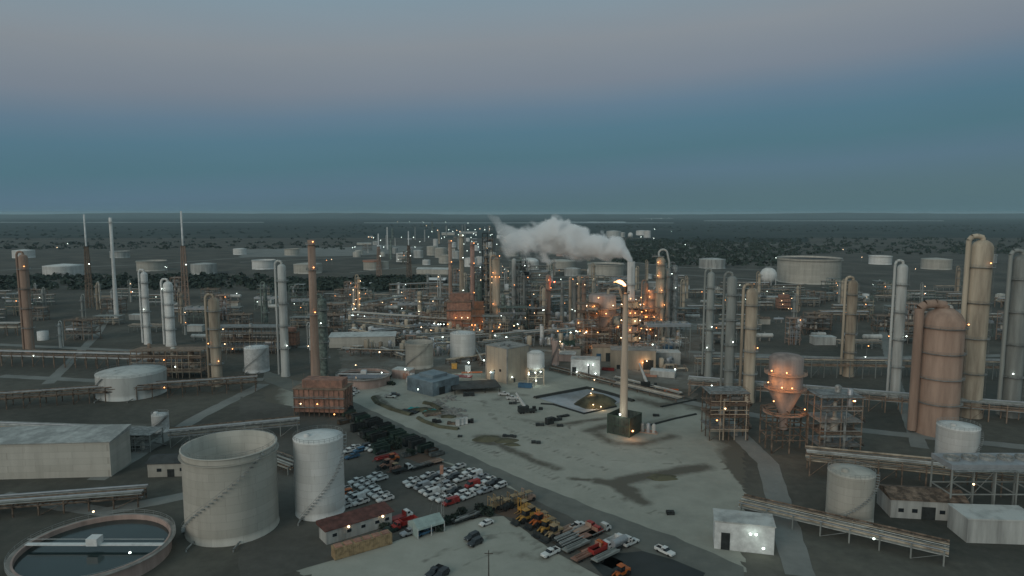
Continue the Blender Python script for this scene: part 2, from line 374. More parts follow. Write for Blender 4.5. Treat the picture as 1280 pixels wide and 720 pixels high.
# the pale settling basin with its dark kerb
basin = [(672, 497.5), (734, 487), (785, 500), (730, 517)]
sheet('basin_floor', basin, .13, ground_mat('wet_basin_floor', [(.14, .155, .155), (.22, .245, .265), (.36, .39, .42)], (.035, .2), rough=.5, bump=.02), jit=.3)
def berm(name, pts, w, h, m, closed=False):
    Q = [P(*p) for p in pts]; mb = MB(); vs = []; n = len(Q)
    for i, q in enumerate(Q):
        a = Q[(i-1) % n] if closed or i else q; b = Q[(i+1) % n] if closed or i < n-1 else q
        d = (b-a).normalized(); s = Vector((-d.y, d.x, 0))*w
        vs += [q+s, q+s*.4+Vector((0, 0, h)), q-s*.4+Vector((0, 0, h)), q-s]
    k = n if closed else n-1
    for i in range(k):
        a = 4*i; b = 4*((i+1) % n)
        for j in range(3): mb.add([vs[a+j], vs[b+j], vs[b+j+1], vs[a+j+1]], [(0, 1, 2, 3)])
    return struct(name, mb, m)
kerbm = mat('dark_liner', (.025, .028, .026), .8, var=.3)
berm('basin_kerb', [(668, 498), (700, 492), (734, 485.5), (760, 492), (792, 502)], 1.3, 1.1, kerbm)
berm('basin_kerb', [(676, 505), (692, 506), (730, 517.5), (770, 508.5)], .7, .6, kerbm)
berm('berm', [(467, 497), (472, 504), (490, 512), (514, 519)], 1.6, 1.0, mudm)
berm('berm', [(523, 522.5), (530, 527), (550, 534), (573, 537)], 1.4, .9, mudm)
berm('berm', [(530, 504), (540, 506), (552, 513)], 1.6, 1.1, mudm)
berm('berm', [(826, 509), (845, 505), (870, 500)], .7, .6, kerbm)
berm('berm', [(812, 532), (842, 524), (870, 518)], .7, .6, kerbm)
def mound(name, px, py, rx, ry, h, m=mudm, seed=0):
    rr = random.Random(seed); mb = MB(); n = 22; k = 6; vs = []
    c = P(px, py)
    ph = [rr.uniform(0, 6) for _ in range(4)]
    for j in range(k+1):
        t = j/k
        for i in range(n):
            a = 2*PI*i/n; w = 1+.18*math.sin(2*a+ph[0])+.1*math.sin(5*a+ph[1])
            vs.append((rx*w*(1-t)*math.cos(a), ry*w*(1-t)*math.sin(a), h*(1-(1-t)**2)*(1+.15*math.sin(3*a+ph[2])*(1-t))+rr.uniform(-.05, .05)*h+(0 if j else -.2)))
    mb.add(vs, [(j*n+i, j*n+(i+1) % n, (j+1)*n+(i+1) % n, (j+1)*n+i) for j in range(k) for i in range(n)])
    o = mb.build(name, m, None, c); return o
for i, (px, py, rx, ry, h) in enumerate([(745, 505, 12.5, 8, 5), (527, 513, 6, 4, 1.4), (541, 516, 6, 3, 1.2), (610, 549, 6, 5, 1.3), (632, 551, 5, 4, .9), (640, 556, 4, 2, .6), (828, 597, 7, 3, .8), (560, 521, 4, 3, 1)]):
    o = mound('earth_mound', px, py, rx, ry, h, seed=i)
    tag(o, 'low dark earth mound', 'mound', 'mounds of earth on the yard'); THINGS.append(o)

# ---------------------------------------------------------------- builders of plant equipment
LM = []     # landmarks: (x px, y px, phrase)
def B(px, base, top, w):
    p = P(px, base); return p, HT(top, p.y)-0, w/SC(base)
def rail(mb, r, z, n=16, h=1.1, mi=0, x=0, y=0, a0=0, a1=2*PI, w=.05):
    pts = [(x+r*math.cos(a0+(a1-a0)*i/n), y+r*math.sin(a0+(a1-a0)*i/n), z+h) for i in range(n+1)]
    mb.tube(pts, w, 4, mi); mb.tube([(a, b, c-h/2) for a, b, c in pts], w*.8, 4, mi)
    for a, b, c in pts: mb.cyl((a, b, c-h), (a, b, c), w, w, 4, mi, False)
def storage_tank(label, px, base, top, w, kind='cone', m=None, name='storage_tank', group=None, cat='tank', lm=None, stair=0, lamps=()):
    p, h, d = B(px, base, top, w); r = d/2; m = m or tankw
    p = Vector((p.x, p.y+r, 0)) if base > 360 else p          # the pixel is the near foot of the shell
    if base > 360: h = HT(top, p.y-r)
    t = thing(name, label, cat, p, 0, group)
    n = 40; sh = MB(); prof = [(r*1.012, 0), (r*1.012, .3), (r, .3)]
    k = max(2, int(h/2.4))
    for i in range(1, k+1): prof += [(r, h*i/k-.05), (r+.012, h*i/k)]
    if kind in ('open', 'float'):
        prof += [(r*1.03, h), (r*1.03, h+.25), (r*.985, h+.25), (r*.985, .4*h if kind == 'open' else h-2.2)]
    sh.lathe(prof, n); sh.build('shell', m, t)
    if kind == 'cone':
        MB().lathe([(r*1.01, h-.05), (r*1.01, h+.15), (r*.5, h+.15+r*.06), (.01, h+.15+r*.11)], n).build('roof', m, t)
    elif kind == 'dome':
        MB().lathe([(r*math.cos(a), h+r*.42*math.sin(a)) for a in [PI/2*i/8 for i in range(9)]], n).build('roof', m, t)
    else:
        MB().lathe([(r*.97, (.4*h if kind == 'open' else h-2.2)), (.01, (.4*h if kind == 'open' else h-2))], n).build('floating_roof', darkroof, t)
        rg = MB(); rg.ring(r*1.0, r*1.06, h*.93, h*.93+.2, n); rg.build('wind_girder', m, t)
    if 'rusty brown rim' in label:
        MB().ring(r*1.0, r*1.07, h*.86, h+.5, n).build('rusty_rim', rustred, t); MB().lathe([(r*.99, h+.4), (.01, h+1.5)], n).build('roof', rustred, t)
    if base > 330:
        st = MB(); a0 = R(stair); a1 = a0+min(2.6, h*1.25/r)
        q = 26
        for i in range(q):
            a = a0+(a1-a0)*i/q; st.box((r+.5)*math.cos(a), (r+.5)*math.sin(a), h*(i+.5)/q-.1, 1.0, .9, .12, a)
        pts = [((r+1.0)*math.cos(a0+(a1-a0)*i/q), (r+1.0)*math.sin(a0+(a1-a0)*i/q), h*(i+.5)/q+1.0) for i in range(q)]
        st.tube(pts, .06, 4); st.build('stairway', steel, t)
        rl = MB(); rail(rl, r*.99, h+.2, 30); rl.build('railing', steel, t)
        MB().lathe([(1.0, h), (1.0, h+1.3), (.01, h+1.5)], 12, x=-r*.4, y=-r*.2).build('vent', m, t) if kind in ('cone', 'dome') else None
        for s in (-.5, .5): MB().tube([(r*s, -r*.87, .8), (r*s, -r-3, .8), (r*s, -r-3, .1)], .25, 8).build('pipe', steel, t)
    for a, z in lamps: bulb(t, (r+.7)*math.cos(R(a)), (r+.7)*math.sin(R(a)), z, b_white, .4)
    if lm: LM.append((px, base, lm))
    return t
def sphere_tank(label, px, base, top, w, m=tankw, group='spherical pressure tanks'):
    p, h, d = B(px, base, top, w); r = min(d/2, h*.47)
    t = thing('spherical_tank', label, 'tank', p, 0, group)
    cz = h-r; MB().sph(0, 0, cz, r, n=24).build('shell', m, t)
    for i in range(8):
        a = 2*PI*i/8; MB().cyl((r*.93*math.cos(a), r*.93*math.sin(a), 0), (r*.93*math.cos(a), r*.93*math.sin(a), cz), .4, n=6).build('leg', m, t)
    MB().ring(r*.2, r*.35, h, h+.8, 12).build('platform', steel, t)
    return t
def column(label, loc, h, r, m, plats=(), lamps=True, lm_=None, group='process columns of the refinery', cone=False, name='process_column', auto=False, ladder=True, over=True, lampm=None, power=0, skirt=None):
    t = thing(name, label, 'column', loc, 0, group, auto)
    pr = [(r*1.15, 0), (r*1.0, min(3, h*.08))]
    if skirt: pr = [(skirt, 0), (skirt, h*.3), (r, h*.36)]
    if cone: pr += [(r, h*.62), (r*.72, h*.68), (r*.72, h-r*.6), (r*.5, h-r*.2), (.02, h)]
    else: pr += [(r, h-r*.7), (r*.8, h-r*.3), (r*.4, h-.05), (.02, h)]
    for k in range(1, 6):
        z = h*(.1+.15*k)
    sh = MB(); sh.lathe(pr, 20); sh.build('shell', m, t)
    for i, f in enumerate(plats):
        z = h*f; rr = (skirt or r) if skirt and f < .3 else r
        p = MB(); p.ring(rr*1.0, rr+1.25, z, z+.14, 16); rail(p, rr+1.2, z+.1, 14); p.build('platform', steel, t)
        if lamps and (power or random.random() < .3):
            a = random.choice([-2.2, -1.5, -.9]); lamp(t, (rr+1.3)*math.cos(a), (rr+1.3)*math.sin(a), z+2.2, lampm or random.choice([b_warm, b_warm, b_orange, b_white]), .36, power)
    if ladder:
        l = MB()
        for s in (-.3, .3): l.bar((r*.8+.7, -r*.6+s, 0), (r*.8+.7, -r*.6+s, h*.97), .07)
        for i in range(int(h/1.5)): l.bar((r*.8+.7, -r*.6-.3, 1.5*i+.7), (r*.8+.7, -r*.6+.3, 1.5*i+.7), .05)
        l.build('ladder', steel, t)
    if over:
        o = MB(); q = r*.22+.12; x = -r-.8-q
        arc = [(0, 0, h), (0, 0, h+1.2), (x*.4, 0, h+1.9), (x*.8, 0, h+1.5), (x, 0, h-.2), (x, 0, 1.0)]
        o.tube(arc, q, 8); o.build('overhead_pipe', m, t)
    return t
def chimney(label, loc, h, r0, r1, m, group=None, tip=None, plats=(.5, .93), name='chimney_stack', lampm=None, bands=True):
    t = thing(name, label, 'stack', loc, 0, group)
    pr = [(r0, 0), (r0*.98, h*.05), (r1, h*.55), (r1, h), (r1*.8, h), (r1*.8, h-2)]
    MB().lathe(pr, 24).build('shaft', m, t)
    if tip: MB().lathe([(r1*1.04, h*.9), (r1*1.04, h+.02), (r1*.82, h+.02)], 24).build('tip', tip, t)
    for f in plats:
        z = h*f; p = MB(); p.ring(r1, r1+1.2, z, z+.14, 18); rail(p, r1+1.1, z+.1, 16); p.build('platform', steel, t)
        if lampm: lamp(t, (r1+1.2)*.5, -(r1+1.2)*.85, z+1.6, lampm, .4)
    l = MB()
    for s in (-.3, .3): l.bar((s, -r0-.4, 0), (s, -r1-.4, h*.95), .07)
    l.build('ladder', steel, t)
    return t
def frame_mesh(w, d, h, lv, bx, by, sec=.35, brace=True):
    f = MB()
    for i in range(bx+1):
        for j in range(by+1): f.box(-w/2+w*i/bx, -d/2+d*j/by, 0, sec, sec, h)
    for k in range(1, lv+1):
        z = h*k/lv-.2
        for j in range(by+1): f.box(0, -d/2+d*j/by, z, w, sec*.8, sec*.9)
        for i in range(bx+1): f.box(-w/2+w*i/bx, 0, z+.02, sec*.8, d, sec*.85)
    if brace:
        for k in range(lv):
            i = k % bx; a = -w/2+w*i/bx; b = -w/2+w*(i+1)/bx
            for y in (-d/2, d/2): f.bar((a, y, h*k/lv), (b, y, h*(k+1)/lv), .16)
    return f
def steel_structure(label, loc, w, d, h, lv, m, rz=0, auto=False, lampm=(b_warm, b_orange, b_white), vessels=True, seed=0, nl=4, power=0, group='open steel process structures', name='steel_structure'):
    rr = random.Random(seed); t = thing(name, label, 'steel structure', loc, rz, group, auto)
    bx = max(2, int(w/6)); by = max(1, int(d/6))
    frame_mesh(w, d, h, lv, bx, by).build('frame', m, t)
    for k in range(1, lv+1):
        z = h*k/lv+.1; dk = MB(); ww = w*rr.choice([1, 1, .6]); dk.box((ww-w)/2, 0, z, ww+1.2, d+1.2, .12)
        dk.build('deck', steel if rr.random() < .5 else m, t)
        rl = MB()
        for y in (-d/2-.55, d/2+.55): rl.bar((-w/2, y, z+1.1), (w/2, y, z+1.1), .08); rl.bar((-w/2, y, z+.6), (w/2, y, z+.6), .06)
        for x in (-w/2-.55, w/2+.55): rl.bar((x, -d/2, z+1.1), (x, d/2, z+1.1), .08)
        for i in range(int(w/2)+1): rl.bar((-w/2+2*i, -d/2-.55, z), (-w/2+2*i, -d/2-.55, z+1.1), .06)
        rl.build('railing', m, t)
    if vessels:
        for k in range(lv):
            z = h*k/lv+.3; 
            for q in range(rr.randint(1, 3)):
                v = MB(); r = rr.uniform(.7, 1.5); x = rr.uniform(-w*.35, w*.35); L = rr.uniform(3, 6)
                mm = rr.choice([silver, steel, tankg, m, brownst])
                if rr.random() < .6:
                    v.cyl((x-L/2, rr.uniform(-d*.25, d*.25), z+r+.3), (x+L/2, 0, z+r+.3), r, r, 12); v.box(x-L/4, 0, z, .4, r*1.4, r*.6); v.box(x+L/4, 0, z, .4, r*1.4, r*.6)
                else:
                    hh = min(h/lv*rr.uniform(.8, 1.7), h-z+3); v.lathe([(r, z), (r, z+hh-r*.5), (r*.6, z+hh-.1), (.02, z+hh)], 12, x=x, y=rr.uniform(-d*.25, d*.25))
                v.build('vessel', mm, t)
    ps = MB()
    for q in range(5):
        x = rr.uniform(-w/2, w/2); y = -d/2-.25; ps.tube([(x, y, .3), (x, y, h*rr.uniform(.5, 1)), (x+rr.uniform(-4, 4), y, h*rr.uniform(.4, .6))][:2], .17, 6)
        z = h*rr.uniform(.2, .9); ps.tube([(-w/2, y-.1*q, z), (w/2, y-.1*q, z)], .15, 6)
    ps.build('pipe', rr.choice([silver, steel, tanst]), t)
    st = MB()
    for k in range(lv):
        z0, z1 = h*k/lv, h*(k+1)/lv; s = 1 if k % 2 else -1
        a = Vector((w/2+1.3, -s*d/2*.8, z0)); b = Vector((w/2+1.3, s*d/2*.8, z1))
        for i in range(9): q = a.lerp(b, i/8); st.box(q.x, q.y, q.z, 1.0, d*.1, .1)
        st.bar(a+Vector((.55, 0, 1)), b+Vector((.55, 0, 1)), .07); st.bar(a+Vector((.5, 0, 0)), b+Vector((.5, 0, 0)), .15)
    st.build('stairway', m, t)
    for q in range(nl if power else (nl+1)//3):
        k = rr.randint(1, lv); mm = rr.choice(lampm)
        lamp(t, rr.uniform(-w/2, w/2), -d/2-.7, h*k/lv-1.0, mm, .38, power)
    return t
def pipe_rack(label, loc, L, w, h, m, rz=0, auto=False, seed=0, np_=6, group='pipe racks crossing the plant', nl=2, levels=2):
    rr = random.Random(seed); t = thing('pipe_rack', label, 'pipe rack', loc, rz, group, auto)
    n = max(3, int(L/7)); f = MB()
    for i in range(n+1):
        x = -L/2+L*i/n
        for y in (-w/2, w/2): f.box(x, y, 0, .4, .4, h)
        for k in range(levels): f.box(x, 0, h-.3-k*(h*.35), .38, w, .38)
    for y in (-w/2, w/2): f.box(0, y, h-.75, L, .25, .3)
    for i in range(0, n, 3): f.bar((-L/2+L*i/n, -w/2, 0), (-L/2+L*(i+1)/n, -w/2, h-.7), .15)
    f.build('frame', m, t)
    for k in range(levels):
        for j in range(np_ if k == 0 else np_-2):
            r = rr.choice([.12, .2, .3, .42]); y = -w/2+.6+(w-1.2)*j/(np_-1); z = h+.1-k*(h*.35)+r
            MB().tube([(-L/2-1, y, z), (-L/2*rr.uniform(.1, 1) if 0 else 0, y, z), (L/2+1, y, z)], r, 8).build('pipe', rr.choice([silver, steel, tanst, brownst, greyst, dirty_white]), t)
    for j in range(1 if nl and rr.random() < .5 else 0): bulb(t, rr.uniform(-L/2, L/2), -w/2-.3, h*.8, rr.choice([b_warm, b_white, b_orange]), .35)
    return t
def furnace(label, loc, w, d, h, m, rz=0, ribs=True, group='fired heaters', auto=False, seed=0, nl=3, power=0, conv=True):
    rr = random.Random(seed); t = thing('fired_heater', label, 'heater', loc, rz, group, auto)
    b = MB(); b.box(0, 0, 2, w, d, h-2)
    b.build('casing', m, t)
    rb = MB()
    k = max(3, int(w/2.2))
    for i in range(k+1):
        x = -w/2+w*i/k
        for s in (-1, 1): rb.box(x, s*(d/2+.12), 0, .22, .3, h)
    k2 = max(2, int(d/2.2))
    for i in range(k2+1):
        for s in (-1, 1): rb.box(s*(w/2+.12), -d/2+d*i/k2, 0, .3, .22, h)
    for z in (h*.33, h*.66, h-.3):
        rb.box(0, -d/2-.2, z, w+.6, .36, .25); rb.box(0, d/2+.2, z, w+.6, .36, .25)
        rb.box(w/2+.2, 0, z, .36, d+.6, .25); rb.box(-w/2-.2, 0, z, .36, d+.6, .25)
    rb.build('casing_rib', brownst, t)
    if conv:
        MB().box(w*.04, 0, h, w*.8, d*.7, h*.3).build('convection_box', m, t); f2 = MB(); f2.box(0, 0, h, w+1.5, d+1.5, .2)
        for q in (-1, 1): f2.bar((-w/2, q*(d/2+.6), h+1.2), (w/2, q*(d/2+.6), h+1.2), .1)
        for i in range(int(w/3)+1):
            for q in (-1, 1): f2.bar((-w/2+3*i, q*(d/2+.6), h), (-w/2+3*i, q*(d/2+.6), h+(1.2 if i % 2 else h*.34)), .12)
        f2.build('top_platform', brownst, t)
    p = MB()
    for z in (h*.35, h*.7):
        p.box(0, -d/2-1.2, z, w+1, 1.6, .12); p.bar((-w/2, -d/2-2, z+1.1), (w/2, -d/2-2, z+1.1), .08)
        for i in range(int(w/2)+1): p.bar((-w/2+2*i, -d/2-2, z), (-w/2+2*i, -d/2-2, z+1.1), .06)
    p.build('platform', steel, t)
    for i in range(nl): lamp(t, -w/2+w*(i+.5)/nl, -d/2-2.1, rr.choice([1.9, h*.35+2, h*.7+2]), rr.choice([b_orange, b_warm]), .38, power)
    return t
def air_cooler(label, loc, w, d, h, m=greenst, rz=0, auto=False, seed=0, nf=4, group='banks of air coolers'):
    t = thing('air_cooler', label, 'air cooler', loc, rz, group, auto)
    frame_mesh(w, d, h, 2, max(2, int(w/6)), 1, .4).build('frame', m, t)
    MB().box(0, 0, h, w+.6, d+.6, 1.6).build('tube_bank', silver, t)
    for i in range(nf):
        x = -w/2+w*(i+.5)/nf; r = min(w/nf, d)*.42
        f = MB(); f.ring(r*.93, r, h+1.6, h+2.5, 20, x=x); f.cyl((x, 0, h+1.7), (x, 0, h+2.3), .3, n=8)
        for k in range(6): a = PI*k/3; f.box(x+r*.5*math.cos(a), r*.5*math.sin(a), h+2.0, r*.9, .3, .06, a)
        f.build('fan', steel, t)
    w_ = MB(); w_.box(0, -d/2-1.1, h-.1, w, 1.4, .12); w_.bar((-w/2, -d/2-1.8, h+1), (w/2, -d/2-1.8, h+1), .08)
    w_.build('walkway', steel, t)
    for i in range(1): bulb(t, -w/3+w*.66*i, -d/2-1.8, h*.75, random.choice([b_warm, b_white]), .36)
    return t
def drum(label, loc, L, r, m=dirty_white, rz=0, z=2.5, auto=False, group='horizontal drums'):
    t = thing('horizontal_drum', label, 'drum', loc, rz, group, auto)
    s = MB(); pr = [(-L/2-r*.5, .02), (-L/2-r*.35, r*.6), (-L/2, r), (L/2, r), (L/2+r*.35, r*.6), (L/2+r*.5, .02)]
    for (a, ra), (b, rb) in zip(pr, pr[1:]): s.cyl((a, 0, z+r), (b, 0, z+r), ra, rb, 18, 0, False)
    s.build('shell', m, t)
    for x in (-L*.3, L*.3): MB().box(x, 0, 0, .8, r*1.5, z+.35*r).build('saddle', concrete, t)
    MB().cyl((0, 0, z+2*r-.2), (0, 0, z+2*r+.9), .45, n=10).build('manway', steel, t)
    return t
def building(label, loc, w, d, h, m, roofm, rz=0, roof='flat', rh=0, wins=(), doors=(), name='building', cat='building', group=None, auto=False, eave=.5, lamps=(), roofbits=0):
    """wins: (side, along, z, width, height); side 0 = facing the camera side (-y), 1 = +x, 3 = -x"""
    t = thing(name, label, cat, loc, rz, group, auto)
    MB().box(0, 0, 0, w, d, h).build('wall', m, t)
    rb = MB()
    if roof == 'flat': rb.box(0, 0, h, w+eave, d+eave, .4)
    elif roof == 'gable':
        a, b = w/2+eave, d/2+eave; e = .25
        rb.add([(-a, -b, h-.02), (a, -b, h-.02), (a, b, h-.02), (-a, b, h-.02), (-a, 0, h+rh), (a, 0, h+rh), (-a, -b, h+e), (a, -b, h+e), (a, b, h+e), (-a, b, h+e), (-a, 0, h+rh+e), (a, 0, h+rh+e)],
               [(0, 3, 2, 1), (6, 7, 11, 10), (10, 11, 8, 9), (0, 1, 7, 6), (2, 3, 9, 8), (0, 6, 10, 9, 3), (1, 2, 8, 11, 7)])
    elif roof == 'shed':
        a, b = w/2+eave, d/2+eave
        rb.add([(-a, -b, h), (a, -b, h), (a, b, h), (-a, b, h), (-a, -b, h+.2), (a, -b, h+.2), (a, b, h+rh+.2), (-a, b, h+rh+.2)], [(0, 3, 2, 1), (4, 5, 6, 7), (0, 1, 5, 4), (1, 2, 6, 5), (2, 3, 7, 6), (3, 0, 4, 7)])
    ro = rb.build('roof', roofm, t)
    for q in range(roofbits):
        MB().box(random.uniform(-w*.35, w*.35), random.uniform(-d*.3, d*.3), h+.4, 1.8, 1.5, 1.2).build('roof_unit', steel, t)
    def on(side, al, z, ww, hh, nm, mm, th=.12):
        b = MB()
        if side == 0: b.box(al, -d/2-th/2+.02, z, ww, th, hh)
        elif side == 2: b.box(al, d/2+th/2-.02, z, ww, th, hh)
        elif side == 1: b.box(w/2+th/2-.02, al, z, th, ww, hh)
        else: b.box(-w/2-th/2+.02, al, z, th, ww, hh)
        return b.build(nm, mm, t)
    for (s, al, z, ww, hh) in wins: on(s, al, z, ww, hh, 'window', glassm)
    for (s, al, ww, hh, mm) in doors: on(s, al, 0.03, ww, hh, 'door', mm, .16)
    for (x, y, z, mm, pw) in lamps: lamp(t, x, y, z, mm, .42, pw)
    return t

# ---------------------------------------------------------------- vehicles (nose towards +x)
def wheels(t, xs, y, r, w=.28, m=blackm):
    for x in xs:
        for s in (-1, 1):
            MB().cyl((x, s*(y-w), r), (x, s*y, r), r, n=12).build('wheel', m, t)
def prism(mb, prof, y0, y1, mi=0, iy0=None, iy1=None):      # side outline (x,z) pushed across the width
    n = len(prof); vs = [(x, y0, z) for x, z in prof]+[(x, y1, z) for x, z in prof]
    mb.add(vs, [tuple(range(n))[::1], tuple(range(2*n-1, n-1, -1))]+[(i, n+i, n+(i+1) % n, (i+1) % n) for i in range(n)][::1], mi)
def make_car(kind, m, name, label, cat, group):
    t = thing(name, label, cat, (0, 0, 0), 0, group)
    b = MB(); g = MB()
    if kind in ('pickup', 'sedan', 'suv', 'van'):
        L = {'pickup': 5.9, 'sedan': 4.7, 'suv': 4.9, 'van': 5.8}[kind]; W = 2.0 if kind != 'sedan' else 1.82
        x = L/2
        if kind == 'pickup':
            prism(b, [(-x, .5), (-x, 1.05), (-.75, 1.05), (-.75, 1.1), (1.15, 1.12), (x-.25, 1.02), (x, .85), (x, .45)], -W/2, W/2)
            for s in (-1, 1): b.box(-x/2-.35, s*(W/2-.07), 1.05, x-.7, .14, .3)
            b.box(-x+.07, 0, 1.05, .14, W-.28, .28)
            MB().box(-x/2-.33, 0, 1.052, x-.95, W-.34, .05).build('truck_bed', blackm, t)
            c0, c1, c2, c3, zt = -.8, -.65, .55, 1.2, 1.85
        elif kind == 'sedan':
            prism(b, [(-x, .4), (-x, .85), (-x+.2, .98), (-1.5, 1.0), (1.0, .98), (x-.2, .8), (x, .6), (x, .35)], -W/2, W/2); c0, c1, c2, c3, zt = -1.75, -1.05, .35, 1.05, 1.43
        elif kind == 'suv':
            prism(b, [(-x, .45), (-x, 1.05), (1.1, 1.08), (x-.2, .95), (x, .75), (x, .4)], -W/2, W/2); c0, c1, c2, c3, zt = -x+.05, -x+.3, .5, 1.15, 1.78
        else:
            prism(b, [(-x, .45), (-x, 1.25), (1.9, 1.25), (x-.15, 1.05), (x, .8), (x, .4)], -W/2, W/2); c0, c1, c2, c3, zt = -x+.02, -x+.1, 1.4, 2.1, 2.25
        zb = 1.24 if kind == 'van' else (1.04 if kind != 'sedan' else .97); wt = W/2-.22; wb = W/2-.06
        g.add([(c0, -wb, zb), (c3, -wb, zb), (c3, wb, zb), (c0, wb, zb), (c1, -wt, zt-.08), (c2, -wt, zt-.08), (c2, wt, zt-.08), (c1, wt, zt-.08)], [(3, 2, 1, 0), (0, 1, 5, 4), (1, 2, 6, 5), (2, 3, 7, 6), (3, 0, 4, 7), (4, 5, 6, 7)])
        b.box((c1+c2)/2, 0, zt-.09, c2-c1+.12, wt*2+.1, .12, tx=.93, ty=.9)
        for xx in ((c1+c2)/2-.05, c1+.12):
            for s in (-1, 1): b.bar((xx, s*(wb-.0), zb), (xx, s*(wt+.02), zt-.05), .14)
        if kind == 'van':
            for s in (-1, 1): b.add([(c0, s*wb*1.005, zb), (.3, s*wb*1.005, zb), (.3, s*(wt+.01), zt-.08), (c1, s*(wt+.01), zt-.08)], [(0, 1, 2, 3) if s < 0 else (3, 2, 1, 0)])
        b.build('body', m, t); g.build('window_glass', glassm, t)
        wheels(t, (-x*.62, x*.63), W/2+.02, .37)
        for s in (-1, 1): MB().box(x-.02, s*(W/2-.28), .68, .08, .4, .2).build('headlight', silver, t)
    elif kind in ('flatbed', 'dump', 'tanker', 'boxtruck'):
        L = 8.4; x = L/2; W = 2.4
        cm = m[0]; bm_ = m[1]
        c = MB(); prism(c, [(x-2.3, .6), (x-2.3, 2.5), (x-1.1, 2.5), (x-.85, 1.65), (x-.05, 1.5), (x, .6)], -W/2+.1, W/2-.1); c.build('cab', cm, t)
        gg = MB(); gg.add([(x-1.07, -W/2+.25, 2.4), (x-1.07, W/2-.25, 2.4), (x-.85, W/2-.25, 1.72), (x-.85, -W/2+.25, 1.72)], [(0, 3, 2, 1)])
        for s in (-1, 1): gg.box(x-1.6, s*(W/2-.09), 1.65, .9, .04, .6)
        gg.build('window_glass', glassm, t)
        MB().box(-.6, 0, .7, L-2.4, 1.0, .35).build('chassis', darkst, t)
        bd = MB()
        if kind == 'flatbed':
            bd.box(-x+2.9, 0, 1.06, 5.8, W, .2)
            bd.box(-x+5.7, 0, 1.26, .12, W, 1.2)
        elif kind == 'dump':
            for s in (-1, 1): bd.box(-x+2.9, s*(W/2-.06), 1.06, 5.6, .12, 1.3)
            bd.box(-x+2.9, 0, 1.06, 5.6, W-.24, .2); bd.box(-x+5.65, 0, 1.06, .12, W, 1.7); bd.box(-x+.15, 0, 1.06, .12, W, 1.2)
        elif kind == 'tanker':
            bd.cyl((-x+.2, 0, 2.2), (-x+5.6, 0, 2.2), 1.1, n=18); bd.box(-x+2.9, 0, 1.06, 5.2, 1.2, .2)
        else: bd.box(-x+2.9, 0, 1.06, 5.8, W, 2.3)
        bd.build('cargo_bed' if kind != 'tanker' else 'tank', bm_, t)
        wheels(t, (-x+1.2, -x+2.4, x-1.1), W/2, .5, .35)
    elif kind == 'trailer':
        MB().box(0, 0, .8, 9.5, 2.4, .3).build('deck', m, t); s = MB(); s.box(0, -1.1, 1.1, 9, .25, .35); s.box(0, .5, 1.1, 8, .3, .5); s.box(-1, 0, 1.1, 6, .3, .4); s.build('cargo_beam', steel if m is darkst else m, t)
        MB().bar((4.7, 0, .9), (6.2, 0, .5), .2).build('drawbar', m, t)
        wheels(t, (-3.5, -2.4), 1.2, .42)
    elif kind == 'loader':
        c = MB(); prism(c, [(-3.2, .9), (-3.2, 1.9), (-1.2, 2.1), (-1.2, 1.5), (1.0, 1.4), (1.3, .9)], -.95, .95); c.build('body', m, t)
        g2 = MB(); g2.box(-.4, 0, 1.7, 1.5, 1.5, 1.4); g2.build('cab_glass', glassm, t)
        MB().box(-.4, 0, 3.12, 1.8, 1.75, .18).build('cab_roof', m, t)
        a = MB()
        for s in (-.6, .6): a.bar((.8, s, 1.7), (3.0, s, .9), .35)
        a.build('lift_arm', m, t)
        k = MB(); prism(k, [(2.9, .25), (3.0, 1.4), (3.2, 1.4), (3.3, .5), (4.1, .3), (4.1, .2)], -1.35, 1.35); k.build('bucket', darkst, t)
        wheels(t, (-2.1, 1.2), 1.35, .78, .55)
    elif kind == 'forklift':
        c = MB(); prism(c, [(-2.2, .6), (-2.2, 1.6), (-1.0, 1.7), (1.6, 1.2), (1.6, .6)], -.85, .85); c.build('body', m, t)
        f = MB()
        for x_, s in ((-.9, -.7), (-.9, .7), (.7, -.7), (.7, .7)): f.bar((x_, s, 1.2), (x_, s, 2.9), .12)
        f.build('cab_frame', darkst, t); MB().box(-.1, 0, 2.9, 2.0, 1.7, .14).build('cab_roof', tanp, t)
        q = MB(); 
        for s in (-.5, .5): q.box(1.85, s, .2, .18, .16, 4.2); q.box(2.7, s, .25, 1.6, .15, .08)
        q.box(1.95, 0, 1.0, .12, 1.3, .9); q.box(1.85, 0, 4.2, .16, 1.2, .16); q.build('mast', m, t)
        wheels(t, (-1.4, 1.1), 1.05, .6, .35)
    elif kind == 'crane':
        MB().box(0, 0, .8, 9, 2.6, .9).build('carrier', m, t)
        c = MB(); c.box(-1.5, 0, 1.7, 4.2, 2.5, 1.9); c.box(-3.8, 0, 1.8, 1.2, 2.6, 1.6); c.build('turntable', m, t)
        MB().box(3.6, .6, 1.7, 1.5, 1.2, 1.1).build('cab', m, t)
        wheels(t, (-3.5, -2.2, 1.5, 2.8), 1.35, .6, .4)
    return t
def dress(t, **kw):
    return t

# ================================================================ THE PLACE
def at(px, base, dx=0, dy=0):
    p = P(px, base); return Vector((p.x+dx, p.y+dy, 0))
A = (P(842, 681)-P(440, 505)).normalized(); RA = math.atan2(A.y, A.x)          # along the road
HBv = Vector((-.76, -.65, 0)).normalized(); RB = math.atan2(HBv.y, HBv.x)      # the way the parked cars point

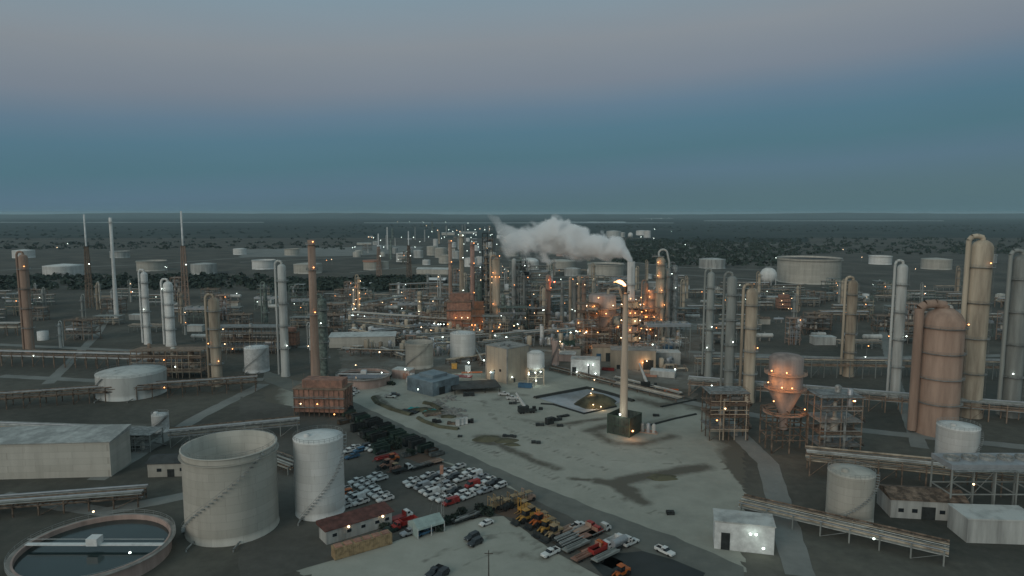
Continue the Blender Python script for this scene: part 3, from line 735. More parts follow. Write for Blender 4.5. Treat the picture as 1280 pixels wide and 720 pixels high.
# ---- tanks of the near plant
storage_tank('open-topped greige tank with a wind girder and curving stair', 522, 462, 431, 35, 'open', tankg, lm='the open-topped tank', stair=200)
storage_tank('tall clean white flat-roofed tank beside the open-topped tank', 577.5, 453, 419, 32, 'cone', tankw, lm='the tall white tank', stair=300)
storage_tank('small white tank in front of the pipe bundle', 499.5, 418, 411, 7, 'cone', white, lm='the small white tank')
storage_tank('white tank standing by the tan column', 538, 394, 384, 10, 'cone', white, lm='the white tank by the column')
storage_tank('wide low grey tank with a shallow cone roof', 483, 404, 396, 27, 'cone', dirty_white, lm='the low grey tank')
storage_tank('small pale tank tucked behind the grey tank on legs', 685, 432, 424, 5, 'cone', tankg)
storage_tank('pinkish upright tank beside the tank on steel legs', 694.5, 457, 427, 9, 'cone', pink, lm='the pinkish tank', stair=180)
storage_tank('bright white slim upright tank below the process columns', 677.5, 431, 408, 5, 'dome', white, lm='the slim white tank')
for i, (px, mm, lb) in enumerate([(683, silver, 'short silver drum beside the slim white tank'), (687, tankw, 'short white drum next to the short silver drum'), (690.5, pink, 'short pinkish drum next to the short white drum')]):
    storage_tank(lb, px, 432, 424.5, 3, 'dome', mm, name='upright_drum', cat='drum', group='short drums by the slim white tank')
# round clarifier basins
def clarifier(label, px, base, w, h, cx=None):
    d = w/SC(base); r = d/2; p = P(px, base); p.y += r
    t = thing('clarifier_basin', label, 'basin', p)
    wl = MB(); wl.ring(r-.5, r, 0, h, 48); wl.build('wall', pink, t)
    MB().ring(r-.02, r+1.2, h-.3, h-.15, 48).build('walkway', concrete, t)
    rl = MB(); rail(rl, r+1.1, h-.1, 40); rl.build('railing', steel, t)
    MB().lathe([(r-.55, h-1.4), (.01, h-1.4)], 48).build('water_surface', waterm, t)
    b = MB(); b.box(0, 0, h-.1, 2*r, 1.4, .25); b.box(0, 0, h+.15, 3, 3, 2); b.bar((-r, .6, h+1.2), (r, .6, h+1.2), .08); b.build('rake_bridge', white, t)
    bulb(t, r*.8, -r*.5, h+2.5, b_white, .35); bulb(t, -r*.5, r*.8, h+2.5, b_warm, .35)
    LM.append((px, base, 'the round clarifier'))
clarifier('round open water basin with pinkish wall and white rake bridge', 448, 487, 66, 5.2)
# tank on steel legs
p, h, w = B(670, 482, 441, 22)
t = thing('elevated_tank', 'pale tank raised on a braced steel frame with lights beneath', 'tank', p + Vector((0, 5, 0)))
MB().lathe([(w/2, h*.5), (w/2, h*.93), (w*.3, h), (.01, h+.3)], 28).build('shell', tankw, t)
MB().lathe([(.6, h*.3), (w/2, h*.5)], 28).build('cone_bottom', tankg, t)
frame_mesh(w*.9, w*.9, h*.5, 2, 2, 2, .4).build('frame', tanst, t); r_ = MB(); rail(r_, w/2, h*.93, 20); r_.build('railing', steel, t)
for x, z in ((-4, 6.5), (-.5, 7.5), (2.5, 8), (0, 3)): lamp(t, x, -w*.5-.8, z, b_white, .42, 120)
LM.append((670, 475, 'the tank on legs'))
MB_ = None
# the big beige box building and its neighbours
def corner_building(label, pl, pc, pr_, top, **kw):       # three base points seen: left end, near corner, right end
    a, c, b = P(*pl), P(*pc), P(*pr_)
    w = (b-c).length; d = (a-c).length; rz = math.atan2((b-c).y, (b-c).x)
    n = Vector((-math.sin(rz), math.cos(rz), 0))
    cen = c + (b-c)/2 + n*(d/2)
    return building(label, cen, w, d, HT(top, c.y), rz=rz, **kw), w, d
w_, d_ = (P(661, 473.5)-P(634, 480)).length, (P(605, 474)-P(634, 480)).length
bb, w, d = corner_building('large windowless beige box building with a flat roof', (605, 474), (634, 480), (661, 473.5), 437, m=mat('beige_block', (.4, .345, .275), .85, var=.1, scale=.08), roofm=beige_roof, eave=.5,
    wins=[(3, 2, 4, 1.2, 2.2), (3, -3, 6, 1.5, 1.5)], doors=[(3, 3.5, 3.2, 5, metalroof), (0, -3, 1.2, 2.3, darkst)], roofbits=3,
    lamps=[(-w_/2-.9, 4, 4.6, b_white, 40), (-w_/2+3, -d_/2-.9, 3.5, b_white, 25), (w_/2-1, -d_/2-.9, 4, b_warm, 40)], name='box_building', cat='building')
hb = HT(437, P(634, 480).y); tr = MB()
for x in (-w/2, w/2):
    for y in (-d/2, d/2): tr.box(x, y, 0, .7, .7, hb-.05)
tr.build('corner_trim', beige_roof, bb); pj = MB()
for k in range(1, int(w/3.2)): pj.box(-w/2+k*w/int(w/3.2), -d/2-.03, .1, .09, .1, hb-.2)
for k in range(1, int(d/3.2)): pj.box(-w/2-.03, -d/2+k*d/int(d/3.2), .1, .1, .09, hb-.2)
pj.build('panel_joint', concrete, bb)
LM.append((633, 478, 'the beige box building'))
bw, w, d = corner_building('low blue-grey metal workshop with a raised middle roof', (512, 487), (541, 496), (574, 487), 479, m=metalroof, roofm=metalroof, eave=.3,
    lamps=[(-6, -9, 5.4, b_white, 200), (10, -8.5, 6, b_white, 100), (-16, -6, 4.5, b_white, 0)], doors=[(0, -3, 4, 4, darkst), (0, 5, 3, 3.2, darkst)], name='workshop')
MB().box(1, 1, HT(479, P(541, 496).y)+.4, w*.55, d*.55, 1.6).build('raised_roof', metalroof, bw)
LM.append((541, 490, 'the blue-grey workshop'))
p = at(594, 487); t = thing('storage_shed', 'low dark-roofed open shed beside the blue-grey workshop', 'shed', p, R(12))
MB().box(0, 0, 2.6, 26, 17, .4, tx=.97).build('roof', darkroof, t)
for x in (-12, -4, 4, 12):
    for y in (-8, 8): MB().box(x, y, 0, .4, .4, 2.6).build('post', darkst, t)
MB().box(0, 7.5, 0, 25, .2, 2.5).build('wall', darkst, t)
t = thing('shade_canopy', 'red fabric canopy at the end of the blue-grey workshop', 'canopy', at(578, 477.5), R(-8))
MB().box(0, 0, 3.2, 11, 5, .35).build('roof', redp, t)
for x in (-5, 5):
    for y in (-2.2, 2.2): MB().box(x, y, 0, .2, .2, 3.2).build('post', steel, t)
t = thing('shade_canopy', 'orange fabric canopy beyond the red canopy', 'canopy', at(590, 472.5), R(8))
MB().box(0, 0, 3.2, 12, 2.4, .35).build('roof', orangep, t)
for x in (-5.5, 5.5): MB().box(x, 0, 0, .2, .2, 3.2).build('post', steel, t)
building('small pinkish shed near the open-topped tank', at(503, 474, 0, 4), 11, 7, 5, pink, dirty_white, rz=R(-18), eave=.3, doors=[(0, 3, 3, 3.5, rustred)], name='shed', cat='shed')
LM.append((503, 470, 'the pinkish shed'))
building('long low grey shed with a pale roof beside the pipe bundle', at(452, 434, 0, 6), 46, 13, 7.5, tankg, dirty_white, rz=R(6), roof='shed', rh=1.2, name='long_shed', cat='shed')
LM.append((455, 428, 'the long grey shed'))
building('lit white equipment building with glowing lamps at its foot', at(733, 470, 0, 5), 17, 9, 9.5, white, dirty_white, rz=R(-8), eave=.2, doors=[(0, -6.5, 2.4, 5, darkst), (0, 2, .8, 7, darkst)],
    lamps=[(1.5, -5.6, 6.8, b_white, 35), (4.5, -5.6, 7, b_white, 35), (-5, -6, 2.5, b_white, 50), (6, -6.5, 2, b_white, 60), (-1.5, -6.2, 1.2, b_white, 60)], name='equipment_building')
LM.append((733, 466, 'the lit white building'))
building('beige two-storey substation with a dark opening at its foot', at(793, 462, 0, 7), 27, 13, 11.5, beige, beige_roof, rz=R(-6), eave=.3, doors=[(0, 9, 6, 6, darkst), (0, -9, 2, 2.6, darkst)],
    lamps=[(5.5, -7.2, 4.5, b_orange, 250), (8, -7.4, 5.6, b_warm, 150)], name='substation', roofbits=2)
LM.append((793, 458, 'the beige substation'))
building('tan open-fronted shelter left of the beige substation', at(757, 452, 0, 5), 16, 9, 9, beige, brownst, rz=R(-5), eave=.6, doors=[(0, 3, 5, 5.5, darkst), (0, -4, 3, 5, bluep)], name='shelter')
building('pale grey flat-roofed control building by the air coolers', at(834, 456, 0, 5), 17, 10, 7.5, dirty_white, dirty_white, rz=R(-4), eave=.4, wins=[(0, -3, 3, 2, 1.4), (0, 3, 3, 2, 1.4)], name='control_building')
LM.append((834, 452, 'the control building'))
building('small pale store with a mono-pitch roof near the pinkish tank', at(708, 452, 0, 4), 12, 7, 4.5, pink, dirty_white, rz=R(-10), roof='shed', rh=.8, name='store')
building('small beige store behind the white equipment building', at(716, 446, 0, 4), 10, 7, 5, tankg, brownst, rz=R(5), name='store')
building('flat pale skid building low at the yard edge', at(831, 472, 0, 4), 14, 7, 3.2, dirty_white, white, rz=R(-20), name='skid_building')
# blue tank, skips
storage_tank('squat blue tank beside the control building', 836, 443, 434, 12, 'cone', bluep, name='storage_tank')
for px, py, mm, lb in ((656.5, 484.5, bluep, 'blue open-topped skip in front of the beige box building'), (839, 490, orangep, 'orange skip beside the pipe corridor'), (760, 463, redp, 'long flat red skip near the flare mast'), (813, 471, rustred, 'rust-red skip between the crane and the beige substation')):
    t = thing('skip_container', lb, 'skip', at(px, py), R(-12), 'skips'); b = MB()
    b.box(0, 0, .2, 7.5, 2.6, .2)
    for s in (-1, 1): b.box(0, s*1.25, .2, 7.5, .12, 2.2 if mm is bluep else 1.3, mi=0); b.box(s*3.7, 0, .2, .12, 2.6, 2.2 if mm is bluep else 1.3)
    b.build('body', mm, t)
    r = MB()
    for x in (-2.4, 0, 2.4):
        for s in (-1, 1): r.box(x, s*1.36, .2, .15, .12, 1.3)
    r.build('side_rib', mm, t)

# ---- flare mast in front
p = P(779, 541); p = Vector((p.x, p.y, 0)); hf = HT(358, p.y)
t = thing('flare_mast', 'tall slim tan flare mast with a flame at its tip', 'flare stack', p)
MB().lathe([(1.75, 0), (1.65, hf*.3), (1.35, hf*.6), (.95, hf*.93), (.95, hf*.95), (.6, hf*.96)], 24).build('shaft', mat('flare_pink_tan', (.5, .4, .31), .75, var=.22, scale=.2, streak=True), t)
tp = MB(); tp.cyl((0, 0, hf*.955), (0, 0, hf), .55, .75, 14); tp.ring(.6, 1.7, hf*.95, hf*.952, 16); rail(tp, 1.6, hf*.95, 12); tp.build('flare_tip', blackm, t)
fl = MB(); rr = random.Random(4); n = 12; pr = []
for k in range(11):
    s = k/10; c = Vector((-5.2*s**1.05, .4*math.sin(s*7), hf+.2+1.3*math.sin(s*2.6)+.9*s)); r = (.3+.95*math.sin(PI*min(1, s*1.15))**.8)*(1-.55*s)+.02
    pr.append((c, r))
vs = []
for c, r in pr:
    for i in range(n):
        a = 2*PI*i/n; q = r*rr.uniform(.7, 1.25); vs.append(c+Vector((q*.25*math.cos(a), q*math.cos(a), q*math.sin(a))))
fl.add(vs, [(k*n+i, k*n+(i+1) % n, (k+1)*n+(i+1) % n, (k+1)*n+i) for k in range(10) for i in range(n)], 0, True)
fo = fl.build('flame', emis('flame', (1, .36, .12), 2.2), t); glow(t, -3.2, -1.5, hf+2, b_orange, 2800, 1.2)
fl2 = MB(); [fl2.sph(c.x, c.y-.55, c.z, r*.55, n=8) for c, r in pr[1:7]]; fl2.build('flame_core', emis('flame_core', (1, .8, .5), 3.5), t)
l = MB()
for s in (-.3, .3): l.bar((1.3, s, 0), (.9, s, hf*.94), .07)
l.build('ladder', steel, t)
q = MB(); q.tube([(-1.5, -.2, 0), (-1.3, -.2, hf*.6), (-.9, -.2, hf*.95)], .14, 6); q.build('gas_line', steel, t)
LM.append((779, 520, 'the flare mast'))
t = thing('flare_enclosure', 'dark green slatted enclosure round the foot of the flare mast', 'enclosure', p + Vector((.6, .8, 0)), R(-38)); b = MB()
w = 10.6; hh = 8.6
for k in range(4):
    a = k*PI/2
    for i in range(16):
        x = -w/2+w*(i+.5)/16; c, n_ = math.cos(a), math.sin(a); b.box(x*c-(w/2)*n_, x*n_+(w/2)*c, .2, .5, .14, hh-.4, a)
b.build('wall_panel', darkolive, t)
b = MB()
for x in (-w/2, w/2):
    for y in (-w/2, w/2): b.box(x, y, 0, .4, .4, hh)
for z in (.3, hh/2, hh-.3):
    for s in (-1, 1): b.box(0, s*(w/2+.15), z, w, .16, .25); b.box(s*(w/2+.15), 0, z, .16, w, .25)
b.build('frame', olivep, t)
lamp(t, 7.2, -5.9, 3.5, b_orange, .5, 350); lamp(t, 1, -5.9, hh+.9, b_white, .4, 300)
p2 = at(812, 541)
t = thing('knockout_drum', 'silver upright drums on a skid beside the flare enclosure', 'drum', p2, R(-20))
for i, x in enumerate((-3, -.6, 1.8)): MB().lathe([(.9, .3), (.9, 3.6), (.5, 4.2), (.02, 4.4)], 14, x=x).build('vessel', [steel, silver, dirty_white][i], t)
MB().box(-.5, 0, 0, 8, 2.6, .3).build('skid', rustst, t); MB().tube([(-6, 0, 1), (-3, 0, 1.2), (3, -.6, 1)], .3, 8).build('pipe', rustred, t)

# mound in the basin gets lamps on poles
def lamp_post(px, base, h, mm, label, rz=0, power=0, r=.42, auto=True, group='lamp posts of the plant'):
    t = thing('lamp_post', label, 'lamp post', at(px, base), rz, group, auto)
    m_ = MB(); m_.cyl((0, 0, 0), (0, 0, h), .16, .09, 8); m_.bar((0, 0, h-.1), (0, -1.4, h+.1), .1); m_.build('pole', steel, t)
    lamp(t, 0, -1.5, h-.1, mm, r, power); return t
for px, py, h in ((738, 504, 5.5), (741.5, 504.5, 4), (740, 501, 6.5), (741, 510, 2.2), (750.5, 511, 1.6)):
    lamp_post(px, py, h, b_warm, 'short basin lamp post', power=260, r=.3, group='lamp posts on the basin mound')

# ---- steam stack inside the ringed burner structure
ps = P(787, 437); hs = HT(327, ps.y); sw = 9.5/SC(437)
chimney('thick pale stack pouring white steam above the ringed structure', ps, hs, sw*.62, sw*.5, mat('stack_pale', (.6, .585, .555), .7, var=.15, scale=.2, streak=True), plats=(.55, .74), name='steam_stack', lampm=None)
LM.append((787, 350, 'the steam stack'))
t = thing('ring_platform_tower', 'stacked circular platforms with many orange lamps round the steam stack', 'platform tower', ps + Vector((0, 0, 0)))
base_r = 13/SC(437)
for k, py in enumerate((428, 417, 406, 396, 386, 378)):
    z = HT(py, ps.y-base_r); pf = MB(); rr_ = base_r*(1.0 if k < 5 else .92)
    pf.ring(sw*.75, rr_, z, z+.35, 32); pf.build('platform', brownst, t)
    rl = MB(); rail(rl, rr_-.1, z+.3, 24, w=.07); rl.build('railing', tanst, t)
    if k < 5: MB().ring(rr_*.72, rr_*.74, z+.3, z+4.2 if k else z+3.2, 24).build('duct_shell', [tanst, pink, tanst, rustst, tanst][k], t)
    for a in ([-150, -100, -40, -12][k % 2::2] + ([-75] if k in (2, 3) else [])):
        lamp(t, (rr_+.5)*math.cos(R(a)), (rr_+.5)*math.sin(R(a)), z+2.6, b_orange if k % 2 else b_warm, .42, 240)
lg = [MB().cyl((base_r*.9*math.cos(a), base_r*.9*math.sin(a), 0), (base_r*.9*math.cos(a), base_r*.9*math.sin(a), HT(378, ps.y)), .35, n=8).build('leg', brownst, t) for a in [R(30+60*i) for i in range(6)]]
# ---- hopper vessel with lamps
pv = P(752, 437); vw = 36/SC(437)/2
t = thing('regenerator_vessel', 'fat pale reactor vessel with a steep cone bottom and orange lamps', 'vessel', pv)
z1 = HT(367, pv.y); z2 = HT(391, pv.y); z3 = HT(410, pv.y)
MB().lathe([(1.6, z3-6), (1.8, z3), (vw*.95, z2), (vw*.95, z1-1.2), (vw*.85, z1-.4), (.02, z1)], 32).build('shell', mat('pink_grey_shell', (.36, .29, .26), .7, var=.35, scale=.15, streak=True), t)
frame_mesh(vw*2.0, vw*1.8, z3+1, 3, 2, 2, .5).build('frame', brownst, t)
for z in (z2-1, z2+3.6, z3+1):
    pf = MB(); pf.ring(vw*.98, vw+1.8, z, z+.25, 28); rail(pf, vw+1.7, z+.2, 22, w=.07); pf.build('platform', rustst, t)
for a, z in ((-160, z2+5.5), (-130, z2+5.3), (-115, z2+1.4), (-85, z2+1.2), (-150, z2-3), (-60, z2+6.5), (-30, z3+2), (-110, z1-1.5)):
    lamp(t, (vw+2)*math.cos(R(a)), (vw+2)*math.sin(R(a)), z, b_orange if a % 20 else b_warm, .42, 260)
MB().tube([(vw*.4, 0, z1-.3), (vw*.4, 0, z1+3), (vw+2, 2, z1+3.5), (vw+4.5, 4, z1-4)], 1.0, 12).build('overhead_pipe', tanst, t)
LM.append((752, 400, 'the hopper-bottomed reactor'))
steel_structure('rusty lamp-lit scaffold tower under the hopper-bottomed reactor', at(733, 441), 14, 11, HT(372, P(733, 441).y)-4, 6, brownst, lampm=(b_orange, b_orange, b_warm), seed=5, nl=5, power=200)
steel_structure('rusty frame with glowing orange lamps right of the flare mast', at(809, 424), 15, 12, HT(385, P(809, 424).y), 5, rustst, lampm=(b_orange, b_orange, b_warm), seed=6, nl=6, power=220)
column('wide reddish vessel with a domed top behind the flare mast', at(815, 420), HT(362, P(815, 420).y), 15/SC(420)/2, rustst, (.3, .55, .8), power=200, lampm=b_orange, over=False)
LM.append((815, 400, 'the reddish vessel'))
column('narrow reddish vessel lit orange beside the steam stack', at(806, 420), HT(353, P(806, 420).y), 6/SC(420)/2, rustst, (.55, .8), power=200, lampm=b_orange)
# ---- right column pair
pc = at(823.5, 422); t = column('thick tan column glowing orange with a curled pipe on top', pc, HT(321, pc.y), 10.5/SC(422)/2, tanst, (.2, .38, .56, .74, .9), lampm=b_orange, power=200, over=False)
hh = HT(321, pc.y); q = MB(); q.tube([(-1, 0, hh-1)]+[(2+3.3*math.cos(a)-.3, 0, hh+2.5+3.0*math.sin(a)) for a in [PI-PI*i/10 for i in range(11)]]+[(6.5, 0, hh-4), (6.5, 0, 4)], .75, 10); q.build('overhead_pipe', dirty_white, t)
q = MB(); q.box(-2, 0, hh, 9, 4, .2); rail(q, 3.4, hh+.1, 10, x=-3); q.build('top_platform', steel, t)
LM.append((823, 380, 'the thick tan column'))
column('grey-green column standing right of the thick tan column', at(833.5, 422), HT(335, P(833.5, 422).y), 6.5/SC(422)/2, greyst, (.3, .5, .7, .88), lampm=b_white)
column('wide pale grey column at the end of the air cooler bank', at(841, 420), HT(331, P(841, 420).y), 9/SC(420)/2, steel, (.4, .65, .9))
steel_structure('tall slim pipe-hung tower behind the thick tan column', at(829, 410), 9, 9, HT(330, P(829, 410).y), 8, greenst, seed=11, nl=3)
air_cooler('long air cooler bank on a grey steel frame with silver fans', at(833, 448), 28, 9, HT(402, P(833, 448).y)-2.5, greyst, rz=R(4), nf=5, group=None)
LM.append((833, 430, 'the silver air coolers'))
p = at(745, 444)

# ---- fired heaters with three stacks
ph = P(582, 412); wH = 46/SC(412)
FH = furnace('long rust-red fired heater under the three tan stacks', P(574, 411)+Vector((0, 4, 0)), 30/SC(411), 12, HT(378, ph.y), rustred, nl=4, power=120, seed=1, group=None)
furnace('short rust-orange fired heater at the end of the long heater', P(598, 414)+Vector((0, 3, 0)), 15/SC(414), 11, HT(386, P(598, 414).y), mat('rust_orange_casing', (.27, .12, .065), .85, var=.4, scale=.3, dark=(.13, .07, .045)), nl=4, power=150, seed=2, group=None)
LM.append((580, 400, 'the rust-red heaters'))
for px, base, top, w, lb, mm in ((563.5, 404, 300, 3.8, 'rusty brown stack left of the paired tan stacks', rustst), (577.5, 403, 293, 4.6, 'tallest tan stack in the middle over the heaters', tanst), (591, 402, 303, 4.8, 'pinkish brown stack over the end of the heaters', mat('pinkish_stack', (.36, .22, .18), .8, var=.35, scale=.2, dark=(.2, .12, .09)))):
    p = P(px, base); r = w/SC(base)/2; c = chimney(lb, p, HT(top, p.y), r*1.45, r*1.15, mm, 'stacks over the rust-red heaters', plats=(.35, .72, .97), lampm=b_orange if px != 577.5 else b_white)
    LM.append((px, 340, {563.5: 'the rusty brown stack', 577.5: 'the tallest tan stack', 591: 'the pinkish stack'}[px]))
# ---- fat column with orange rings of lamps
p = at(620.5, 408); t = column('fat pale column with lamps ringing its top and waist', p, HT(322, p.y), 9.5/SC(408)/2, tanst, (.18, .3, .75, .99), lampm=b_orange, power=110)
for a in (-130, -95, -60): lamp(t, 5.4*math.cos(R(a)), 5.4*math.sin(R(a)), HT(347, p.y)+1, b_orange, .4, 90)
LM.append((620, 360, 'the fat pale column'))
for px, base, top, w, mm, lb, lm_ in [
    (609, 404, 292, 9, darkst, 'dark scaffolded tower behind the fat pale column', 'the dark scaffolded tower'),]:
    p = at(px, base, 0, 18); steel_structure(lb, p, 9, 9, HT(top, p.y), 11, mm, seed=3, nl=6, lampm=(b_white, b_warm)); LM.append((px, 330, lm_))
cols = [
    (525, 398, 364, 4.6, tanst, 'short tan column beside the lattice pipe rack'), (551, 404, 346, 2.4, dirty_white, 'thin pale pole-like column left of the heaters'),
    (498.5, 372, 353, 3, tankw, 'short white column at the edge of the scrub basin'), (505, 371, 357, 4, tankw, 'squat white column beside the short white column'),
    (629, 412, 368, 4.5, greenst, 'green-grey column right of the fat pale column'), (636, 412, 375, 3.2, dirty_white, 'slim white column with lamps beside the green-grey column'),
    (642.5, 402, 323, 4.6, dirty_white, 'slim pale column with a wide platform behind the racks'), (655, 404, 344, 3, greyst, 'thin grey column next to the slim pale column'),
    (679.5, 410, 360, 4, tanst, 'tan column paired with the red-lit column'), (685, 408, 343, 5, rustst, 'dark red column with a red beacon at its shoulder'),
    (702.5, 402, 352, 4, greyst, 'grey column between the red-lit column and the trio'), (712.5, 404, 346, 3, tanst, 'slim tan column, first of the close-set trio'),
    (718, 405, 349, 4.2, greyst, 'grey column, middle of the close-set trio'), (723.5, 405, 345, 3.6, tanst, 'tan column, last of the close-set trio'), (729.5, 406, 350, 4.6, rustst, 'rusty column beside the hopper-bottomed reactor'),
    (449, 395, 346, 3.4, tanst, 'slim column strung with orange lamps by the yard edge'), (443, 398, 358, 3.2, steel, 'steel column beside the lamp-strung column'),
    (535, 372, 342, 2.2, greyst, 'thin grey column by the white canopy'), (664.5, 396, 366, 3.5, dirty_white, 'short white column among the green pipe racks'),
    (596, 396, 340, 3, greenst, 'green-grey column behind the pinkish stack'), (601, 398, 350, 7, greenst, 'stout green-grey column behind the heaters'),
    (648, 398, 330, 2.2, greyst, 'thin grey column inside the tall frame'), (657, 400, 325, 2.8, steel, 'bare steel column beside the tall frame'),
    (763, 425, 372, 3.4, rustst, 'rusty column between the reactor and the flare mast'), (744, 412, 356, 2.6, greyst, 'thin grey column behind the reactor')]
for px, base, top, w, mm, lb in cols:
    p = at(px, base); hq = HT(top, p.y)
    t = column(lb, p, hq, w/SC(base)/2*1.25, mm, tuple(random.sample([.25, .4, .55, .7, .85, .95], 3)), cone=random.random() < .3, over=random.random() < .5,
               lampm={'slim column strung with orange lamps by the yard edge': b_orange}.get(lb))
    if 'red beacon' in lb: lamp(t, 5, -2, hq*.86, b_red, .6, 900)
    if 'strung' in lb:
        for k in range(5): lamp(t, random.uniform(-3, 3), -2.5, hq*(.3+.15*k), b_orange if k % 2 else b_warm, .36, 90)
for a in [(602, 398, 12, 10, 332, 7, greenst, 'green-grey braced tower behind the rust-red heaters', 21), (648, 402, 16, 9, 326, 7, greenst, 'tall green-grey frame beside the slim pale column', 22),
          (655, 404, 12, 9, 330, 5, darkst, 'dark open frame right of the tall green-grey frame', 23), 
          (640, 416, 22, 11, 384, 4, greenst, 'green pipe-hung frame in front of the fat pale column', 25), (746, 443, 16, 9, 412, 4, brownst, 'rusty open stair frame at the reactor foot', 26),
          (551, 408, 18, 9, 374, 4, brownst, 'brown frame left of the rust-red heaters', 28),
          (669, 414, 16, 10, 385, 3, brownst, 'brown frame left of the red-lit column', 29), (620, 420, 20, 9, 395, 3, greyst, 'grey pump frame below the fat pale column', 30)]:
    px, base, w, d, top, lv, mm, lb, sd = a; p = at(px, base, 0, d/2); steel_structure(lb, p, w, d, HT(top, p.y), lv, mm, seed=sd, nl=5)
t = thing('tarpaulin_cover', 'blue tarpaulin tent over equipment behind the pinkish tank', 'tarpaulin', at(715, 421, 0, 3), R(-12))
MB().add([(-9, -5, 0), (9, -5, 0), (9, 5, 0), (-9, 5, 0), (-8, 0, 5.5), (8, 0, 5)], [(0, 1, 5, 4), (1, 2, 5), (2, 3, 4, 5), (3, 0, 4), (3, 2, 1, 0)]).build('sheet', bluetarp, t)
t = thing('tarpaulin_cover', 'long green netting spread over frames beside the blue tarpaulin', 'tarpaulin', at(716, 434, 0, 4), R(-10))
mb = MB(); vs = []; rr = random.Random(2)
for j in range(7):
    for i in range(17): vs.append((-14+28*i/16, -5+10*j/6, max(.1, (3.2+1.3*rr.random())*math.sin(PI*j/6)**.5*math.sin(PI*min(1, max(0, i/16)))**.4)))
mb.add(vs, [(j*17+i, j*17+i+1, (j+1)*17+i+1, (j+1)*17+i) for j in range(6) for i in range(16)]); mb.build('sheet', mat('green_netting', (.045, .09, .07), .95, var=.5, scale=.8), t)

# ---- derrick flares at the back, thin white stacks
def derrick(label, px, base, top, wb, frac, m=rustst, tipm=white, name='derrick_flare'):
    p = P(px, base); h = HT(top, p.y); t = thing(name, label, 'flare tower', p, R(20), 'lattice flare towers'); hl = h*frac; w = wb/SC(base)
    f = MB(); n = 10
    for k in range(n):
        z0, z1 = hl*k/n, hl*(k+1)/n; a0, a1 = w/2*(1-.55*k/n), w/2*(1-.55*(k+1)/n)
        c0 = [(-a0, -a0, z0), (a0, -a0, z0), (a0, a0, z0), (-a0, a0, z0)]; c1 = [(-a1, -a1, z1), (a1, -a1, z1), (a1, a1, z1), (-a1, a1, z1)]
        for i in range(4): f.bar(c0[i], c1[i], .5); f.bar(c0[i], c1[(i+1) % 4], .26); f.bar(c1[i], c1[(i+1) % 4], .3)
    f.build('lattice', m, t)
    MB().lathe([(w*.12, 0), (w*.12, hl)], 10).build('riser', m, t); MB().lathe([(w*.13, hl), (w*.12, h), (.01, h+.1)], 12).build('tip', tipm, t)
    f = MB(); f.ring(w*.15, w*.35, hl, hl+.3, 12); f.build('platform', darkst, t)
    bulb(t, w*.3, -w*.3, hl*.72, b_white, .6); return t
derrick('rusty lattice flare tower with a white tip above the scrub basin', 474, 350, 292, 6, .72)
derrick('second rusty lattice flare tower beyond the scrub basin', 511.5, 352, 289, 6, .72, brownst)
LM += [(474, 330, 'the first lattice flare tower'), (511, 330, 'the second lattice flare tower')]
for px, base, top, w, lb in ((484.5, 312, 284, 1.7, 'slim white stack far beyond the lattice flare towers'), (578, 305, 281, 1.2, 'thin far stack on the plain, first of a close pair'), (581.5, 305, 280, 1.2, 'thin far stack on the plain, second of a close pair'),
                            (519, 300, 284, 1, 'faint thin stack far behind the second flare tower'), (531, 302, 287, 1.6, 'faint far column beside the white far stack'), (558, 296, 282, 1.6, 'faint far column among the distant town lamps')):
    p = P(px, base); chimney(lb, p, HT(top, p.y), w/SC(base)*.6, w/SC(base)*.45, tankw if px < 500 else steel, 'far thin stacks', plats=(.9,))
